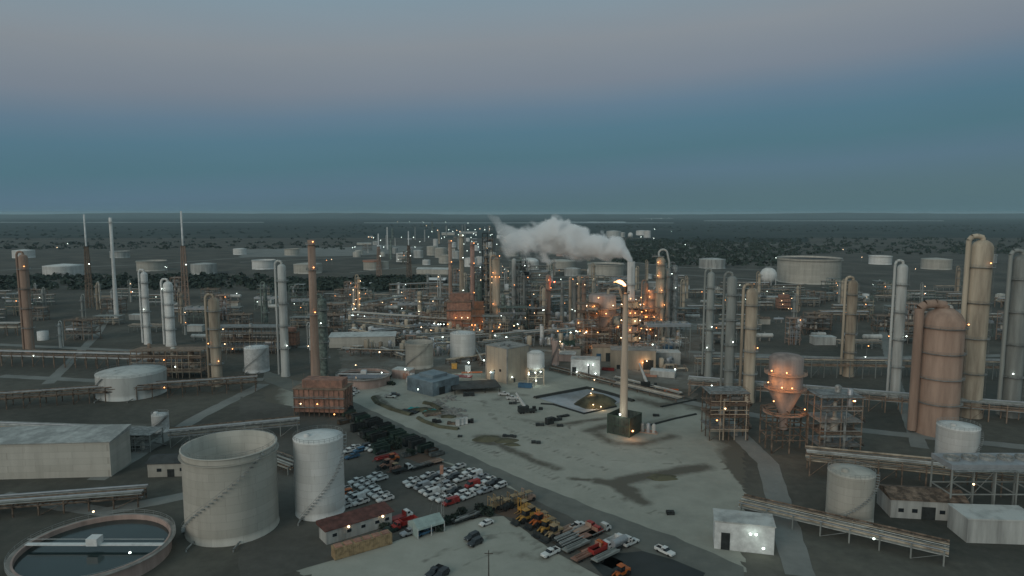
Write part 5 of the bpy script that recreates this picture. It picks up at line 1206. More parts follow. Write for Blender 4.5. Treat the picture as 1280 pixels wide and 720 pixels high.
for px, base, top, w, mm, lb in [(113, 385, 268, 8, brownst, 'rusty lattice flare tower over the left plant'), (233, 390, 264, 9, rustst, 'slightly taller rusty lattice flare tower over the left plant')]: derrick(lb, px, base, top, w, .66, mm)
p = P(395, 484); chimney('rusty brown chimney rising left of the plant', p, HT(300, p.y), 2.6, 2.0, rustst, None, plats=(.5, .8, .97), lampm=b_orange); LM.append((395, 400, 'the rusty left chimney'))
p = P(146, 400); chimney('slim white chimney far in the left plant', p, HT(272, p.y), 2, 1.3, tankw, None, plats=(.95,))
furnace('rust-red fired heater at the foot of the rusty brown chimney', P(405, 516), 24, 12, 13, rustred, rz=R(-5), seed=9)
steel_structure('tall red-brown frame beyond the wide shallow tank', at(215, 470), 40, 12, 16, 4, brownst, seed=51, nl=6)
building('grey pump house between the left pipe racks', at(220, 590), 16, 9, 5, tankg, darkroof, rz=R(5), roof='gable', rh=1.4, wins=[(0, -4, 2, 1.6, 1.2), (0, 4, 2, 1.6, 1.2)], doors=[(0, 0, 2.4, 2.8, darkst)], name='pump_house')
building('brown-roofed workshop in the right plant', at(1150, 640), 22, 11, 6, dirty_white, brownst, rz=R(-8), roof='gable', rh=1.8, wins=[(0, x, 2, 1.6, 1.2) for x in (-8, -4, 4)], doors=[(0, 0, 4, 4, darkst)], name='workshop')
storage_tank('greige tank in the right plant beside the long racks', 1075, 660, 600, 56, 'cone', tankg, stair=200, lm='the right greige tank')
storage_tank('white tank in the right plant', 1210, 590, 540, 48, 'cone', tankw, stair=220, lm='the right white tank')
steel_structure('long rusty frame between the two left columns', at(315, 440), 44, 12, 18, 4, brownst, seed=52, nl=6)
steel_structure('grey low frame in front of the long near shed', at(150, 560), 30, 10, 7, 2, greyst, seed=53, nl=3)
for a, b, h, m in (((-30, 512), (320, 487), 7, brownst), ((-30, 548), (175, 556), 6, brownst), ((215, 556), (372, 540), 6, greyst), ((-40, 645), (178, 628), 4, brownst), ((330, 574), (372, 590), 3, greyst), ((-30, 455), (250, 462), 9, brownst)):
    THINGS.append(rack_px('brown pipe rack' if m is brownst else 'grey pipe rack', a, b, 8, h, m, int(a[0]+a[1]), 7, 2, 3))
# right margin
p = P(978, 560); t = thing('regenerator_vessel', 'broad grey-pink reactor vessel with a cone bottom in the right plant', 'vessel', p); z1 = 39; vw = 6.5
MB().lathe([(1.6, 8), (1.8, 14), (vw, 24), (vw, z1-1.6), (vw*.8, z1-.5), (.02, z1)], 32).build('shell', MATS['pink_grey_shell'], t); frame_mesh(14, 13, 16, 3, 2, 2, .45).build('frame', brownst, t)
for z in (25, 31, 15): pf = MB(); pf.ring(vw+.1, vw+1.7, z, z+.25, 28); rail(pf, vw+1.6, z+.2, 22, w=.07); pf.build('platform', rustst, t)
for a, z in ((-150, 33), (-110, 33), (-160, 28), (-120, 27), (-95, 27), (-140, 21), (-50, 18)): lamp(t, (vw+2)*math.cos(R(a)), (vw+2)*math.sin(R(a)), z, b_orange, .3, 300)
LM.append((978, 500, 'the broad right reactor'))
steel_structure('rusty lamp-lit frame beside the broad right reactor', at(1040, 566), 16, 12, 24, 5, brownst, lampm=(b_orange, b_warm), seed=61, nl=6)
steel_structure('brown frame left of the broad right reactor', at(905, 545), 16, 12, 20, 4, brownst, lampm=(b_orange, b_warm), seed=62, nl=5)
air_cooler('air cooler bank at the right border with silver fans', at(1240, 640), 34, 10, 16, greyst, nf=6, group=None)
building('lit white equipment building in the right foreground', at(934, 690, 0, 4), 16, 8, 8, white, dirty_white, rz=R(-14), doors=[(0, -5, 2.4, 5, darkst)], lamps=[(1.5, -5.2, 6, b_white, 30), (3, -5.2, 6, b_white, 30), (5, -5.6, 2.4, b_white, 25)], name='equipment_building')
building('pale grey control building at the right border', at(1255, 680, 0, 5), 20, 10, 7, dirty_white, dirty_white, rz=R(-4), name='control_building')
storage_tank('vast black-rimmed tank beyond the right plant', 1010, 352, 322, 74, 'float', tankg, group='tanks of the far tank farm', lm='the vast right tank'); sphere_tank('white sphere tank in front of the vast right tank', 960, 356, 334, 24)
for i, (px, b_, t_, w) in enumerate([(80, 345, 332, 44), (190, 338, 326, 34), (255, 342, 330, 30), (330, 336, 325, 28), (385, 341, 330, 34), (150, 322, 314, 22), (300, 318, 311, 16), (365, 319, 311, 18), (890, 335, 324, 32), (1100, 330, 320, 26), (1170, 336, 324, 34), (1230, 328, 318, 26), (30, 322, 313, 24)]):
    THINGS.append(storage_tank(('white tank', 'greige tank', 'grey-white tank')[i % 3]+' of the far side farm', px, b_, t_, w, ('cone', 'float')[i % 2], (tankw, tankg, dirty_white)[i % 3], group='tanks of the far tank farm'))
for a, b, h, m in (((862, 492), (1300, 530), 8, brownst), ((1010, 590), (1310, 622), 8, brownst), ((930, 640), (1180, 700), 4, greyst), ((870, 468), (1300, 474), 10, greyst)):
    THINGS.append(rack_px('brown pipe rack' if m is brownst else 'grey pipe rack', a, b, 8, h, m, int(a[0]+a[1]), 7, 2, 3))

# ---------------------------------------------------------------- the dense plant between: prototypes copied where ground is free
bpy.context.view_layer.update()
occ = []; OBB = []
def foot(root):
    xs_, ys_ = [], []
    def rec(o, M):
        M2 = M @ o.matrix_basis
        if o.type == 'MESH':
            for c in o.bound_box: q = M2 @ Vector(c); xs_.append(q.x); ys_.append(q.y)
        for ch in o.children: rec(ch, M2)
    rec(root, Matrix.Identity(4))
    return (min(xs_), max(xs_), min(ys_), max(ys_)) if xs_ else None
for o in list(C.objects):
    if o.parent is None and o.get('category') and o.get('kind') != 'stuff':
        if o.name.startswith('pipe_rack'):
            L2 = max(c.bound_box[6][0] for c in o.children if c.name.startswith('frame')); v_ = Vector((math.cos(o.rotation_euler.z), math.sin(o.rotation_euler.z), 0))*L2; OBB.append((o.location-v_, o.location+v_, 4.2)); continue
        f = foot(o)
        if f: occ.append(f)
def near_seg(x, y, m_):
    for a, b, r in OBB:
        if seg_d(Vector((x, y, 0)), a, b) < r+m_: return True
    return False
def free(x, y, w, d):
    if near_seg(x, y, min(w, d)/2): return False
    for a, b, c, e in occ:
        if x+w/2 > a and x-w/2 < b and y+d/2 > c and y-d/2 < e: return False
    return True
PR = []
def reg(t, w, d, wt, cls): PR.append((t, w, d, wt, cls))
G1, G2, G3, G4 = 'open steel process structures', 'pipe racks crossing the plant', 'process columns of the refinery', 'small tanks and drums among the racks'
Z = (0, -500, 0)
reg(steel_structure('brown open frame with vessels', Z, 18, 9, 13, 3, brownst, seed=71, nl=0), 22, 13, 3, 's'); reg(steel_structure('green-grey open frame with vessels', Z, 16, 9, 18, 4, greenst, seed=72, nl=3), 20, 13, 3, 's')
reg(steel_structure('grey low open frame with vessels', Z, 24, 9, 8, 2, greyst, seed=73, nl=0), 28, 13, 3, 's'); reg(steel_structure('rusty narrow frame tower', Z, 9, 8, 22, 5, rustst, seed=74, nl=3), 13, 12, 1.2, 's')
reg(pipe_rack('brown pipe rack', Z, 36, 8, 8, brownst, seed=75), 38, 9, 3, 'r'); reg(pipe_rack('green-grey pipe rack', Z, 30, 8, 10, greenst, seed=76, levels=3), 32, 9, 3, 'r'); reg(pipe_rack('grey low pipe rack', Z, 28, 7, 5, greyst, seed=77, nl=0), 30, 8, 3, 'r')
reg(column('tan column', Z, 27, 1.5, tanst, (.3, .6, .9), lamps=False), 7, 7, 1, 'c'); reg(column('grey column', Z, 22, 1.2, greyst, (.4, .8)), 7, 7, 1.2, 'c'); reg(column('green-grey column', Z, 32, 1.8, greenst, (.3, .6, .9), cone=True, lamps=False), 9, 9, .8, 'c'); reg(column('slim pale column', Z, 18, .9, dirty_white, (.5, .9)), 6, 6, 1, 'c')
def small_tank(label, r, h, m, dome):
    t = thing('small_tank', label, 'tank', Z, 0, G4); MB().lathe([(r, 0), (r, h)]+([(r*.7, h+r*.25), (.02, h+r*.35)] if dome else [(.02, h+r*.12)]), 24).build('shell', m, t); b = MB(); rail(b, r, h, 14, 1.1); b.build('railing', steel, t)
    b = MB(); b.bar((r+.2, -.3, 0), (r+.2, -.3, h), .07); b.bar((r+.2, .3, 0), (r+.2, .3, h), .07); b.build('ladder', steel, t); return t
reg(small_tank('small white tank', 4, 7, white, False), 10, 10, .8, 't'); reg(small_tank('small greige tank', 5, 6, tankg, True), 12, 12, .8, 't')
reg(drum('pale horizontal drum', Z, 12, 1.7, dirty_white, group=G4), 15, 5, 1, 't'); reg(drum('silver horizontal drum', Z, 9, 1.3, silver, group=G4), 12, 5, 1, 't')
reg(air_cooler('air cooler bank', Z, 22, 8, 11), 24, 11, 1, 'a'); reg(furnace('rust-red small heater', Z, 12, 8, 12, rustred, nl=2), 14, 13, .5, 'f')
reg(building('low pale equipment shed', Z, 14, 8, 5, dirty_white, dirty_white, name='equipment_shed', group='low sheds among the racks'), 17, 11, .8, 'b'); reg(building('low brown equipment shed', Z, 16, 8, 5, tankg, brownst, roof='gable', rh=1.2, name='equipment_shed', group='low sheds among the racks'), 19, 11, .6, 'b')
def manifold(label, w, d, h, m, pm, sd):
    r_ = random.Random(sd); t = thing('pipe_manifold', label, 'pipe manifold', Z, 0, 'small pipe manifolds on the ground')
    f = MB()
    for x in (-w/2, 0, w/2):
        for y in (-d/2, d/2): f.box(x, y, 0, .3, .3, h)
        f.box(x, 0, h-.3, .3, d, .3)
    f.build('frame', m, t)
    for k in range(5):
        y = -d/2+.5+k*(d-1)/4; z = h+.15+.3*(k % 2); x = r_.uniform(-w*.2, w*.3)
        MB().tube([(-w/2-2, y, .5), (-w/2-1, y, z), (x, y, z), (x, y, h*.5), (w/2+1.5, y, h*.5), (w/2+1.5, y, .2)], r_.choice([.18, .28, .38]), 7).build('pipe', r_.choice(pm), t)
    return t
def vdrum(label, r, h, m):
    t = thing('upright_drum', label, 'drum', Z, 0, G4); MB().lathe([(r*.7, .9), (r, 1.6), (r, h-.6), (r*.6, h-.1), (.02, h)], 16).build('shell', m, t)
    for a in (.5, 2.1, 3.7, 5.3): MB().box(r*.85*math.cos(a), r*.85*math.sin(a), 0, .25, .25, 1.7).build('leg', steel, t)
    b = MB(); b.tube([(r, 0, h*.7), (r+1.2, 0, h*.7), (r+1.2, 0, .2)], .2, 6); b.build('pipe', silver, t); return t
def skid(label, w, d, m, m2):
    t = thing('pump_skid', label, 'pump skid', Z, 0, 'pump skids on the ground'); MB().box(0, 0, 0, w, d, .35).build('base', concrete, t)
    for k in range(2): b = MB(); x = -w/4+k*w/2; b.cyl((x-1.2, 0, 1.1), (x+.6, 0, 1.1), .55, n=10); b.cyl((x+.6, 0, 1.0), (x+1.3, 0, 1.0), .75, n=10); b.box(x, 0, .35, 2, 1, .4); b.build('pump', m, t)
    MB().tube([(-w/2, d/3, .8), (-w/2, d/3, 2.2), (w/2, d/3, 2.2), (w/2, d/3, .5)], .22, 7).build('pipe', m2, t); return t
PR2 = [(manifold('brown pipe manifold', 12, 5, 4, brownst, [brownst, tanst, steel], 1), 17, 7, 4, 'm'), (manifold('rusty pipe manifold', 9, 6, 6, rustst, [rustst, brownst, silver], 2), 14, 8, 3, 'm'), (manifold('grey pipe manifold', 14, 4, 3, greyst, [silver, dirty_white, tanst], 3), 19, 6, 3, 'm'),
       (vdrum('tan upright drum', 1.6, 7, tanst), 6, 5, 1.4, 'm'), (vdrum('silver upright drum', 1.2, 5.5, silver), 5, 4, 1.4, 'm'), (vdrum('white upright drum', 2, 5, white), 7, 6, 1, 'm'), (skid('green-grey pump skid', 8, 4, greenst, tanst), 10, 5, 2, 'm'), (skid('rust-red pump skid', 8, 4, rustred, silver), 10, 5, 1.2, 'm')]
rr = random.Random(31); used = set(); n_put = 0
def in_yard(px, py): 
    return 410 < px < 900 and py > 428 + (0 if px < 700 else (px-700)*.25) or py > 440+58*(px < 400 or px > 900)
cells = []
Y = 470.0
while Y < 1300:
    xx = -Y*.80
    while xx < Y*.80: cells.append((xx+rr.uniform(-7, 7), Y+rr.uniform(-8, 8))); xx += 20
    Y += 19
rr.shuffle(cells)
for x, y in cells:
    px, py = PX(x, y)
    strip = 430 < px < 850
    if px < -25 or px > 1305 or in_yard(px, py): continue
    if 436 < px < 545 and 344 < py < 368: continue
    if 330 < px < 438 and 348 < py < 368: continue
    if py < 372 and px < 545: continue
    if py < 350 and not (595 < px < 738 and py > 339 and rr.random() < .6): continue
    if px > 845 and py < 362: continue
    if rr.random() > (.97 if strip else .75): continue
    cand = [q for q in PR if free(x, y, q[1], q[2])]
    if py < 372: cand = [q for q in cand if q[4] in 'rstabc']
    if strip and py > 402: cand = [q for q in cand if q[4] in 'tb' or 'grey low' in q[0]['label'] or 'drum' in q[0]['label'] or 'brown pipe' in q[0]['label']]
    if strip and px < 545: cand = [q for q in cand if q[4] != 'c' or rr.random() < .15]
    if not cand: continue
    q = rr.choices(cand, [c[3] for c in cand])[0]; t = q[0]; rz = rr.choice([0, 0, PI]) + (.0 if rr.random() < .7 else rr.uniform(-.08, .08)); s = 1
    if t.name not in used: used.add(t.name); t.location = (x, y, 0); t.rotation_euler.z = rz; THINGS.append(t)
    else: dup(t, (x, y, 0), rz, scale=rr.uniform(.85, 1.15))
    n_put += 1; occ.append((x-q[1]/2, x+q[1]/2, y-q[2]/2, y+q[2]/2))
    if n_put >= 290: break
n2 = 0; cells = [(x_*11.0+rr.uniform(-3, 3), 455+y_*8.5+rr.uniform(-2, 2)) for x_ in range(-60, 60) for y_ in range(-24, 60)]; rr.shuffle(cells); cells += [(x_*7.0+rr.uniform(-2, 2), 410+y_*6+rr.uniform(-2, 2)) for x_ in range(-22, 40) for y_ in range(0, 36)]
cells.sort(key=lambda c: 0 if 434 < PX(*c)[0] < 848 and PX(*c)[1] > 396 else 1 if 434 < PX(*c)[0] < 848 else 2)
for x, y in cells:
    px, py = PX(x, y)
    if not (-20 < px < 1300) or py < 362 or n2 >= 480: continue
    if 345 < px < 905:
        if py > (446 if px < 600 else 434 if px < 700 else 438+(px-700)*.2): continue
        if px < 436 and py > 470: continue
    elif py > 640: continue
    if px < 545 and py < 372: continue
    if not 434 < px < 848 and rr.random() > .34: continue
    k_ = .8 if 434 < px < 848 else 1
    cand = [q for q in PR2 if free(x, y, q[1]*k_, q[2]*k_)]
    if not cand: continue
    q = rr.choices(cand, [c[3] for c in cand])[0]; t = q[0]; rz = rr.choice([0, PI, 0, .15])
    if t.name not in used: used.add(t.name); t.location = (x, y, 0); t.rotation_euler.z = rz; THINGS.append(t)
    else: dup(t, (x, y, 0), rz, scale=rr.uniform(.85, 1.2))
    n2 += 1; occ.append((x-q[1]/2*k_, x+q[1]/2*k_, y-q[2]/2*k_, y+q[2]/2*k_))
PR += PR2
print('clutter', n_put, n2)
def kill(o):
    for c in list(o.children): kill(c)
    bpy.data.objects.remove(o)
fr = random.Random(77); fc = [q for q in PR if q[0].name in used and q[4] in 'sctb']
for k in range(46):
    px = fr.choice([fr.uniform(556, 640), fr.uniform(540, 640), fr.uniform(440, 540)]); py = fr.uniform(288, 322) if px > 540 else fr.uniform(297, 330)
    p = at(px, py)
    if not free(p.x, p.y, 40, 40): continue
    q = fr.choice(fc); sc_ = fr.uniform(1.1, 1.7); dup(q[0], (p.x, p.y, 0), fr.uniform(-.2, .2), q[0]['label'].split(' with')[0]+' far off', scale=sc_); occ.append((p.x-20, p.x+20, p.y-20, p.y+20))
for q in PR:
    if q[0].name not in used: kill(q[0])

# ---------------------------------------------------------------- lamps near and far
lp = None; rr = random.Random(5); lamps = []
def post(px, py, h, m, r, lb, grp):
    key = m.name; 
    if key not in LP:
        LP[key] = lamp_post(px, py, 10, m, lb, auto=True, group=grp, r=1.0); o = LP[key]
        o.scale = (h/10,)*3
        for c in o.children:
            if c.name.startswith('lamp') and c.type == 'MESH': c.scale = (r*10/h, r*10/h, r*8/h)
        return o
    o = dup(LP[key], at(px, py), 0, lb, grp, scale=h/10)
    for c in o.children:
        if c.name.startswith('lamp') and c.type == 'MESH': c.scale = (r*10/h, r*10/h, r*8/h)
    return o
LP = {}
far = [(461, 300), (465, 300.5), (467, 301), (476, 305), (480, 315), (517, 300), (525, 306), (502, 300), (540, 293), (533, 285), (555.5, 299), (573, 296), (574.5, 298), (580, 310), (584, 321), (585, 290), (592, 295), (595, 296), (597.5, 310), (598, 314), (600, 322), (607, 304), (613, 296), (615, 295), (621, 311), (657, 314), (690, 318), (818, 290), (801, 300), (817, 302), (706, 271), (839, 293), (441, 313), (444, 314), (529, 279), (497, 278.6), (512, 278.4), (557, 278.8), (585, 281), (575, 293), (589, 301), (603, 300), (630, 300), (645, 307),
       (594, 290.5), (600, 289.5), (606, 291), (612, 289.5), (571, 292), (566, 293), (577, 300), (561, 291), (590, 307), (609, 317), (552, 302), (547, 291), (536, 299), (519, 315), (509, 322), (814, 273.5), (826, 273), (835, 272.8)]
for px, py in far:
    D = P(px, py).y; post(px, py+rr.uniform(.3, 1.2), rr.uniform(9, 14) if D < 3000 else 16, rr.choice([b_white, b_white, b_warm]), min(1.6, .3*D/800), 'tall far lamp post', 'far lamp posts of the plain')
for k in range(24):
    px = rr.choice([rr.uniform(0, 436), rr.uniform(846, 1278)]); py = rr.choice([rr.uniform(300, 345), rr.uniform(345, 480)]); D = P(px, py).y
    post(px, py, rr.uniform(8, 12), rr.choice([b_white, b_warm, b_orange]), min(1.6, .32*max(1, D/800)), 'lamp post out at the side', 'lamp posts at the sides')
near = [(448, 397, b_white), (493, 374, b_white), (524, 394, b_white), (513, 399, b_white), (553.5, 427, b_white), (560, 410, b_orange), (543, 409, b_white), (548, 410, b_white), (551, 410, b_white), (555, 410, b_white), (527, 414, b_warm), (440, 405, b_white), (475, 447, b_warm), (586, 461, b_white), (624, 414, b_orange), (633, 427, b_white), (619, 425, b_white), (590, 411, b_orange), (594, 411, b_orange), (643, 384, b_white), (649, 360, b_white), (642, 360, b_white), (663, 341, b_white), (701, 350, b_white),
        (697, 419, b_orange), (713, 421, b_white), (720, 419, b_white), (722, 420, b_white), (749, 418, b_white), (730, 422, b_warm), (700, 433, b_warm), (698, 444, b_warm), (647, 410, b_white), (642.5, 412, b_warm), (625, 372, b_white), (815, 437, b_white), (843, 470, b_white), (605, 458, b_white), (661, 366, b_warm), (507, 470, b_white), (668, 395, b_warm), (690, 372, b_warm)]
for px, py, m in near: post(px, py+5, 6.5, m, .42, 'plant lamp post', 'lamp posts between the plant units')
for i, (px, py, m) in enumerate([(441, 402, b_white), (524, 398, b_white), (553.5, 432, b_white), (633, 432, b_white), (590, 414, b_orange), (720, 424, b_white), (649, 366, b_white), (586, 466, b_white), (493, 380, b_white), (700, 438, b_warm), (624, 417, b_orange), (566, 468, b_white), (605, 476, b_warm)]):
    p = at(px, py, 0, -2); li = bpy.data.lights.new('lamp_light', 'POINT'); li.energy = 450; li.color = LCOL[m.name]; li.shadow_soft_size = .5; o = bpy.data.objects.new('lamp_light', li); C.objects.link(o); o.location = (p.x, p.y, 6.3)

# ---------------------------------------------------------------- far woods: one mass of leaf clumps
def woods(name, polys, n, seed, label):
    rr = random.Random(seed); mb = MB()
    for k in range(n):
        x0, x1, y0, y1 = rr.choice(polys); p = P(rr.uniform(x0, x1), 1/rr.uniform(1/y1, 1/y0)); r = rr.uniform(4, 9); h = rr.uniform(4, 8)
        for i in range(12):
            d = Vector((rr.gauss(0, 1), rr.gauss(0, 1), abs(rr.gauss(0, 1)))).normalized(); q = p+Vector((d.x*r, d.y*r, d.z*h*.9+.5)); s = rr.uniform(1.2, 2.6)
            u = Vector((rr.gauss(0, 1), rr.gauss(0, 1), rr.gauss(0, .6))).normalized()*s; w = u.cross(d+Vector((.01, 0, 0))).normalized()*s; mb.add([q-u-w, q+u-w, q+u+w, q-u+w], [(0, 1, 2, 3)])
    o = mb.build(name, foliage); o['kind'] = 'stuff'; o['label'] = label; o['category'] = 'woodland'
woods('woodland', [(768, 842, 300, 330), (842, 1000, 300, 333), (842, 1280, 298, 318)], 1200, 1, 'dark scrub woodland on the plain beyond the steam stack')
woods('scrub', [(445, 535, 349, 363), (340, 440, 352, 363), (-20, 330, 346, 362)], 900, 2, 'dark low scrub in the basin behind the pipe racks')
woods('far_woods', [(0, 470, 283, 300), (440, 842, 281, 286), (842, 1280, 281, 290), (0, 440, 303, 312)], 650, 3, 'faint dark woods across the far plain')

# ---------------------------------------------------------------- steam plumes (real volumes of droplets)
def plume(label, start, direction, pts, scale_n=.09, dens=.35, seed=0, amp=1.0):
    L = pts[-1][0]; mb = MB(); n = 16; vs = []
    for s, z, r, k in pts:
        R_ = r*1.5+1.5
        for i in range(n): a = 2*PI*i/n; vs.append((s, R_*math.cos(a), z+R_*math.sin(a)))
    m_ = len(pts); mb.add(vs, [(k*n+i, k*n+(i+1) % n, (k+1)*n+(i+1) % n, (k+1)*n+i) for k in range(m_-1) for i in range(n)]+[tuple(range(n-1, -1, -1)), tuple(range((m_-1)*n, m_*n))])
    m = bpy.data.materials.new('steam'); m.use_nodes = True; nt = m.node_tree; N = nt.nodes; l = nt.links; N.remove(N['Principled BSDF'])
    out = N['Material Output']; pv_ = N.new('ShaderNodeVolumePrincipled'); pv_.inputs['Color'].default_value = (.995, .995, .995, 1); pv_.inputs['Anisotropy'].default_value = 0; l.new(pv_.outputs[0], out.inputs['Volume'])
    tc = N.new('ShaderNodeTexCoord'); sx = N.new('ShaderNodeSeparateXYZ'); l.new(tc.outputs['Object'], sx.inputs[0])
    def M(op, a, b=None, c=None, cl=False):
        q = N.new('ShaderNodeMath'); q.operation = op; q.use_clamp = cl
        for i, v in enumerate((a, b, c)):
            if v is None: continue
            if isinstance(v, (int, float)): q.inputs[i].default_value = v
            else: l.new(v, q.inputs[i])
        return q.outputs[0]
    t = M('DIVIDE', sx.outputs['X'], L, cl=True)
    zmin = min(p[1] for p in pts); zr = max(p[1] for p in pts)-zmin or 1; rm = max(p[2] for p in pts); km = max(p[3] for p in pts)
    def curve(idx, off, sc):
        f = N.new('ShaderNodeFloatCurve'); c = f.mapping.curves[0]; P_ = [(p[0]/L, (p[idx]-off)/sc) for p in pts]
        c.points[0].location = P_[0]; c.points[1].location = P_[-1]
        for q in P_[1:-1]: c.points.new(*q)
        f.mapping.update(); l.new(t, f.inputs['Value']); return f.outputs[0]
    zc = M('MULTIPLY_ADD', curve(1, zmin, zr), zr, zmin); rc = M('MULTIPLY', curve(2, 0, rm), rm); kc = M('MULTIPLY', curve(3, 0, km), km*dens)
    dz = M('SUBTRACT', sx.outputs['Z'], zc); dist = M('SQRT', M('ADD', M('MULTIPLY', sx.outputs['Y'], sx.outputs['Y']), M('MULTIPLY', dz, dz)))
    no = N.new('ShaderNodeTexNoise'); no.inputs['Scale'].default_value = scale_n; no.inputs['Detail'].default_value = 5; no.inputs['Roughness'].default_value = .5; no.inputs['Distortion'].default_value = .4
    mp = N.new('ShaderNodeMapping'); mp.inputs['Location'].default_value = (seed*17, seed*5, 0); l.new(tc.outputs['Object'], mp.inputs[0]); l.new(mp.outputs[0], no.inputs['Vector'])
    nn = M('MULTIPLY', M('SUBTRACT', no.outputs['Fac'], .5), M('MULTIPLY', rc, amp*2.4))
    e = M('SUBTRACT', M('ADD', rc, nn), dist); e = M('DIVIDE', e, M('MULTIPLY_ADD', rc, .24, .3), cl=True)
    l.new(M('MULTIPLY', e, kc), pv_.inputs['Density'])
    m.cycles.volume_sampling = 'MULTIPLE_IMPORTANCE'; m.cycles.volume_step_rate = .12
    o = mb.build('steam_plume', m, None, start, math.atan2(direction.y, direction.x)); tag(o, label, 'steam plume'); return o
top = Vector((ps.x, ps.y, hs)); endp = P(612, 268.0); 
dirv = Vector((-1, .55, 0)).normalized()
def along(px, py, r_px):       # where the drift line passes behind pixel px, and how high it is there
    a = (px-640)/F     # X/(depth) ; X = top.x + s*dx ; depth ~ Y*cp-(z-H)*sp
    s = 0
    for _ in range(6):
        X = top.x+s*dirv.x; Yv = top.y+s*dirv.y; z = HT(py, Yv); d = Yv*cp-(z-H)*sp
        s += (a*d-X)/(dirv.x-a*dirv.y*cp)
    return s, z-hs, r_px*d/F
pp = [(787, 325.5, 4.6, 1), (782, 318, 9.5, 1), (773, 310, 14, 1), (758, 307, 15, 1), (742, 305, 17, 1), (724, 303, 19, 1), (706, 300, 22, 1), (688, 297, 23, .9), (670, 299, 21, .6), (652, 303, 18, .35), (638, 302, 17, .25), (628, 290, 12, .2), (618, 276, 7, .15), (609, 268, 3, .05)]
P3 = []
for a in pp:
    s, z, r = along(*a[:3]); P3.append((s if P3 else -.5, z if P3 else .2, r, a[3]))
plume('billowing white steam plume drifting from the pale stack', top, dirv, P3, .085, .5)
# ---------------------------------------------------------------- air, sky, light, camera
hz = MB(); hz.box(0, 20000, -1, 92000, 50000, 116); ho = hz.build('haze', None) if 0 else None
m = bpy.data.materials.new('haze_air'); m.use_nodes = True; m.node_tree.nodes.remove(m.node_tree.nodes['Principled BSDF']); v = m.node_tree.nodes.new('ShaderNodeVolumePrincipled')
v.inputs['Color'].default_value = (.62, .82, .9, 1); v.inputs['Density'].default_value = 4.2e-5; m.node_tree.links.new(v.outputs[0], m.node_tree.nodes['Material Output'].inputs['Volume'])
ho = hz.build('haze', m); ho['kind'] = 'stuff'

w = bpy.data.worlds.new('World'); S.world = w; w.use_nodes = True; N = w.node_tree.nodes; l = w.node_tree.links; bg = N['Background']
sky = N.new('ShaderNodeTexSky'); sky.sky_type = 'NISHITA'; sky.sun_disc = False; sky.sun_elevation = R(2); sky.sun_rotation = R(218); sky.altitude = 100; sky.ozone_density = 3; sky.dust_density = 1.5
tc = N.new('ShaderNodeTexCoord'); sx = N.new('ShaderNodeSeparateXYZ'); l.new(tc.outputs['Generated'], sx.inputs[0])
mr = N.new('ShaderNodeMapRange'); mr.inputs['From Min'].default_value = 0; mr.inputs['From Max'].default_value = .5
nz = N.new('ShaderNodeTexNoise'); nz.inputs['Scale'].default_value = 1.3; nz.inputs['Detail'].default_value = 3; l.new(tc.outputs['Generated'], nz.inputs[0])
az = N.new('ShaderNodeMath'); az.operation = 'MULTIPLY_ADD'; az.inputs[1].default_value = .03; l.new(nz.outputs['Fac'], az.inputs[0])
a2 = N.new('ShaderNodeMath'); a2.operation = 'MULTIPLY_ADD'; a2.inputs[1].default_value = .055; a2.inputs[2].default_value = 0; l.new(sx.outputs['X'], a2.inputs[0])
a3 = N.new('ShaderNodeMath'); a3.operation = 'SUBTRACT'; l.new(sx.outputs['Z'], a3.inputs[0]); l.new(a2.outputs[0], a3.inputs[1])
a4 = N.new('ShaderNodeMath'); a4.operation = 'ADD'; l.new(a3.outputs[0], a4.inputs[0]); az.inputs[2].default_value = -.015; l.new(az.outputs[0], a4.inputs[1])
l.new(a4.outputs[0], mr.inputs['Value'])
rp = N.new('ShaderNodeValToRGB'); l.new(mr.outputs[0], rp.inputs[0])
def s2l(c): return tuple(((x/255)/12.92 if x/255 <= .04045 else ((x/255+.055)/1.055)**2.4) for x in c)
stops = SKY = [(0, (78, 104, 112)), (.03, (78, 104, 114)), (.09, (80, 106, 122)), (.16, (73, 106, 119)), (.23, (77, 109, 125)), (.29, (90, 113, 130)), (.36, (111, 121, 132)), (.47, (124, 131, 137)), (.6, (119, 138, 149)), (.8, (112, 132, 138)), (1.0, (112, 134, 140))]
el = rp.color_ramp.elements
while len(el) > 1: el.remove(el[-1])
el[0].position = 0; el[0].color = (*s2l(stops[0][1]), 1)
for p_, c in stops[1:]: e = el.new(p_); e.color = (*s2l(c), 1)
# nishita share, scaled to the strength range, plus the measured dusk tones of the anti-twilight arch
sc = N.new('ShaderNodeMix'); sc.data_type = 'RGBA'; sc.inputs['Factor'].default_value = .92
gain = N.new('ShaderNodeMix'); gain.data_type = 'RGBA'; gain.blend_type = 'MULTIPLY'; gain.inputs['Factor'].default_value = 1; gain.clamp_result = False
K = 1/.1; gain.inputs['B'].default_value = (K, K, K, 1); n3 = N.new('ShaderNodeTexNoise'); n3.inputs['Scale'].default_value = 2.2; n3.inputs['Detail'].default_value = 5; m3 = N.new('ShaderNodeMapping'); m3.inputs['Scale'].default_value = (1, 1, 5); m3.inputs['Rotation'].default_value = (0, R(4), 0)
l.new(tc.outputs['Generated'], m3.inputs[0]); l.new(m3.outputs[0], n3.inputs['Vector']); r3 = N.new('ShaderNodeMapRange'); r3.inputs['From Min'].default_value = .3; r3.inputs['From Max'].default_value = .7; r3.inputs['To Min'].default_value = .97; r3.inputs['To Max'].default_value = 1.03; l.new(n3.outputs['Fac'], r3.inputs['Value'])
v3 = N.new('ShaderNodeVectorMath'); v3.operation = 'SCALE'; l.new(rp.outputs[0], v3.inputs[0]); l.new(r3.outputs[0], v3.inputs['Scale']); l.new(v3.outputs[0], gain.inputs['A'])
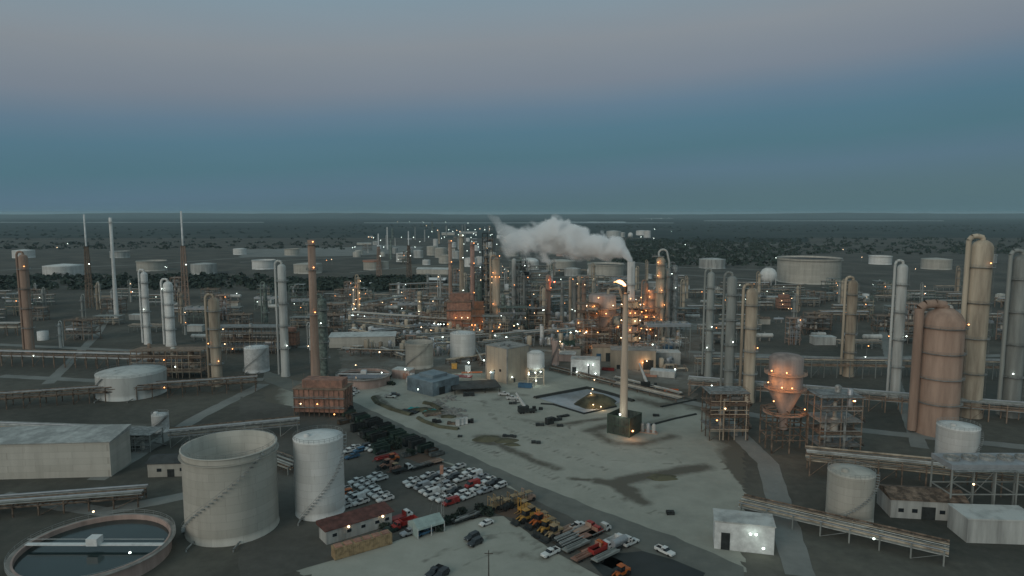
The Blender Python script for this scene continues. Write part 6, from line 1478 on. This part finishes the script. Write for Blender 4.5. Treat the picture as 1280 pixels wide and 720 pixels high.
yb = N.new('ShaderNodeMapRange'); yb.inputs['From Min'].default_value = .15; yb.inputs['From Max'].default_value = -.9; l.new(sx.outputs['Y'], yb.inputs['Value'])
ag = N.new('ShaderNodeMix'); ag.data_type = 'RGBA'; l.new(yb.outputs[0], ag.inputs['Factor']); l.new(gain.outputs['Result'], ag.inputs['A']); ag.inputs['B'].default_value = (.3*K, .38*K, .4*K, 1)
l.new(sky.outputs[0], sc.inputs['A']); l.new(ag.outputs['Result'], sc.inputs['B']); l.new(sc.outputs['Result'], bg.inputs[0]); bg.inputs[1].default_value = .1
sun = bpy.data.lights.new('afterglow', 'SUN'); sun.energy = .7; sun.angle = R(32); sun.color = (1, .9, .77); so = bpy.data.objects.new('afterglow_sun', sun); C.objects.link(so)
so.rotation_euler = (R(68), 0, R(-38))      # low western glow from behind the camera
cam = bpy.data.cameras.new('camera'); co = bpy.data.objects.new('camera', cam); C.objects.link(co); S.camera = co
cam.sensor_width = 36; cam.lens = F/1280*36; cam.clip_start = 1; cam.clip_end = 90000; co.location = (0, 0, H); co.rotation_euler = (R(90)-PITCH, 0, 0)
S.view_settings.view_transform = 'Standard'; S.view_settings.look = 'None'; S.view_settings.gamma = 1; S.view_settings.exposure = .32
S.cycles.use_denoising = True; S.cycles.max_bounces = 10; S.cycles.diffuse_bounces = 2; S.cycles.glossy_bounces = 2; S.cycles.volume_bounces = 9; S.cycles.transparent_max_bounces = 8
S.cycles.use_light_tree = True; S.cycles.sample_clamp_indirect = 3; S.cycles.volume_max_steps = 256

# ---------------------------------------------------------------- finish the labels: say what each repeat stands beside
bpy.context.view_layer.update()
WORDS = lambda s: len(s.split())
info = []
for o in THINGS:
    x, y = PX(o.location.x, o.location.y); info.append([o, x, y, o['label']])
ax = [(x, y, ph) for x, y, ph in LM]
groups = {}
for it in info:
    o, x, y, base = it
    best = min(ax, key=lambda a: (a[0]-x)**2+((a[1]-y)*1.8)**2)
    dx, dy = x-best[0], y-best[1]
    if abs(dy)*1.5 > abs(dx): rel = 'beyond' if dy < 0 else 'in front of'
    else: rel = 'left of' if dx < 0 else 'right of'
    it.append(f'{base} {rel} {best[2]}'); groups.setdefault(it[4], []).append(it)
for lb, its in groups.items():
    if len(its) == 1: its[0][0]['label'] = lb; continue
    its.sort(key=lambda i: i[1])
    for k, it in enumerate(its):
        n = len(its)
        w = ('leftmost', 'rightmost')[k] if n == 2 else ('leftmost' if k == 0 else 'rightmost' if k == n-1 else f'{ORD[k]} from left')
        it[0]['label'] = f'{lb}, {w}'

for o in C.objects:
    if o.get('label') and WORDS(o['label']) > 16: print('LONG', o.name, o['label'])
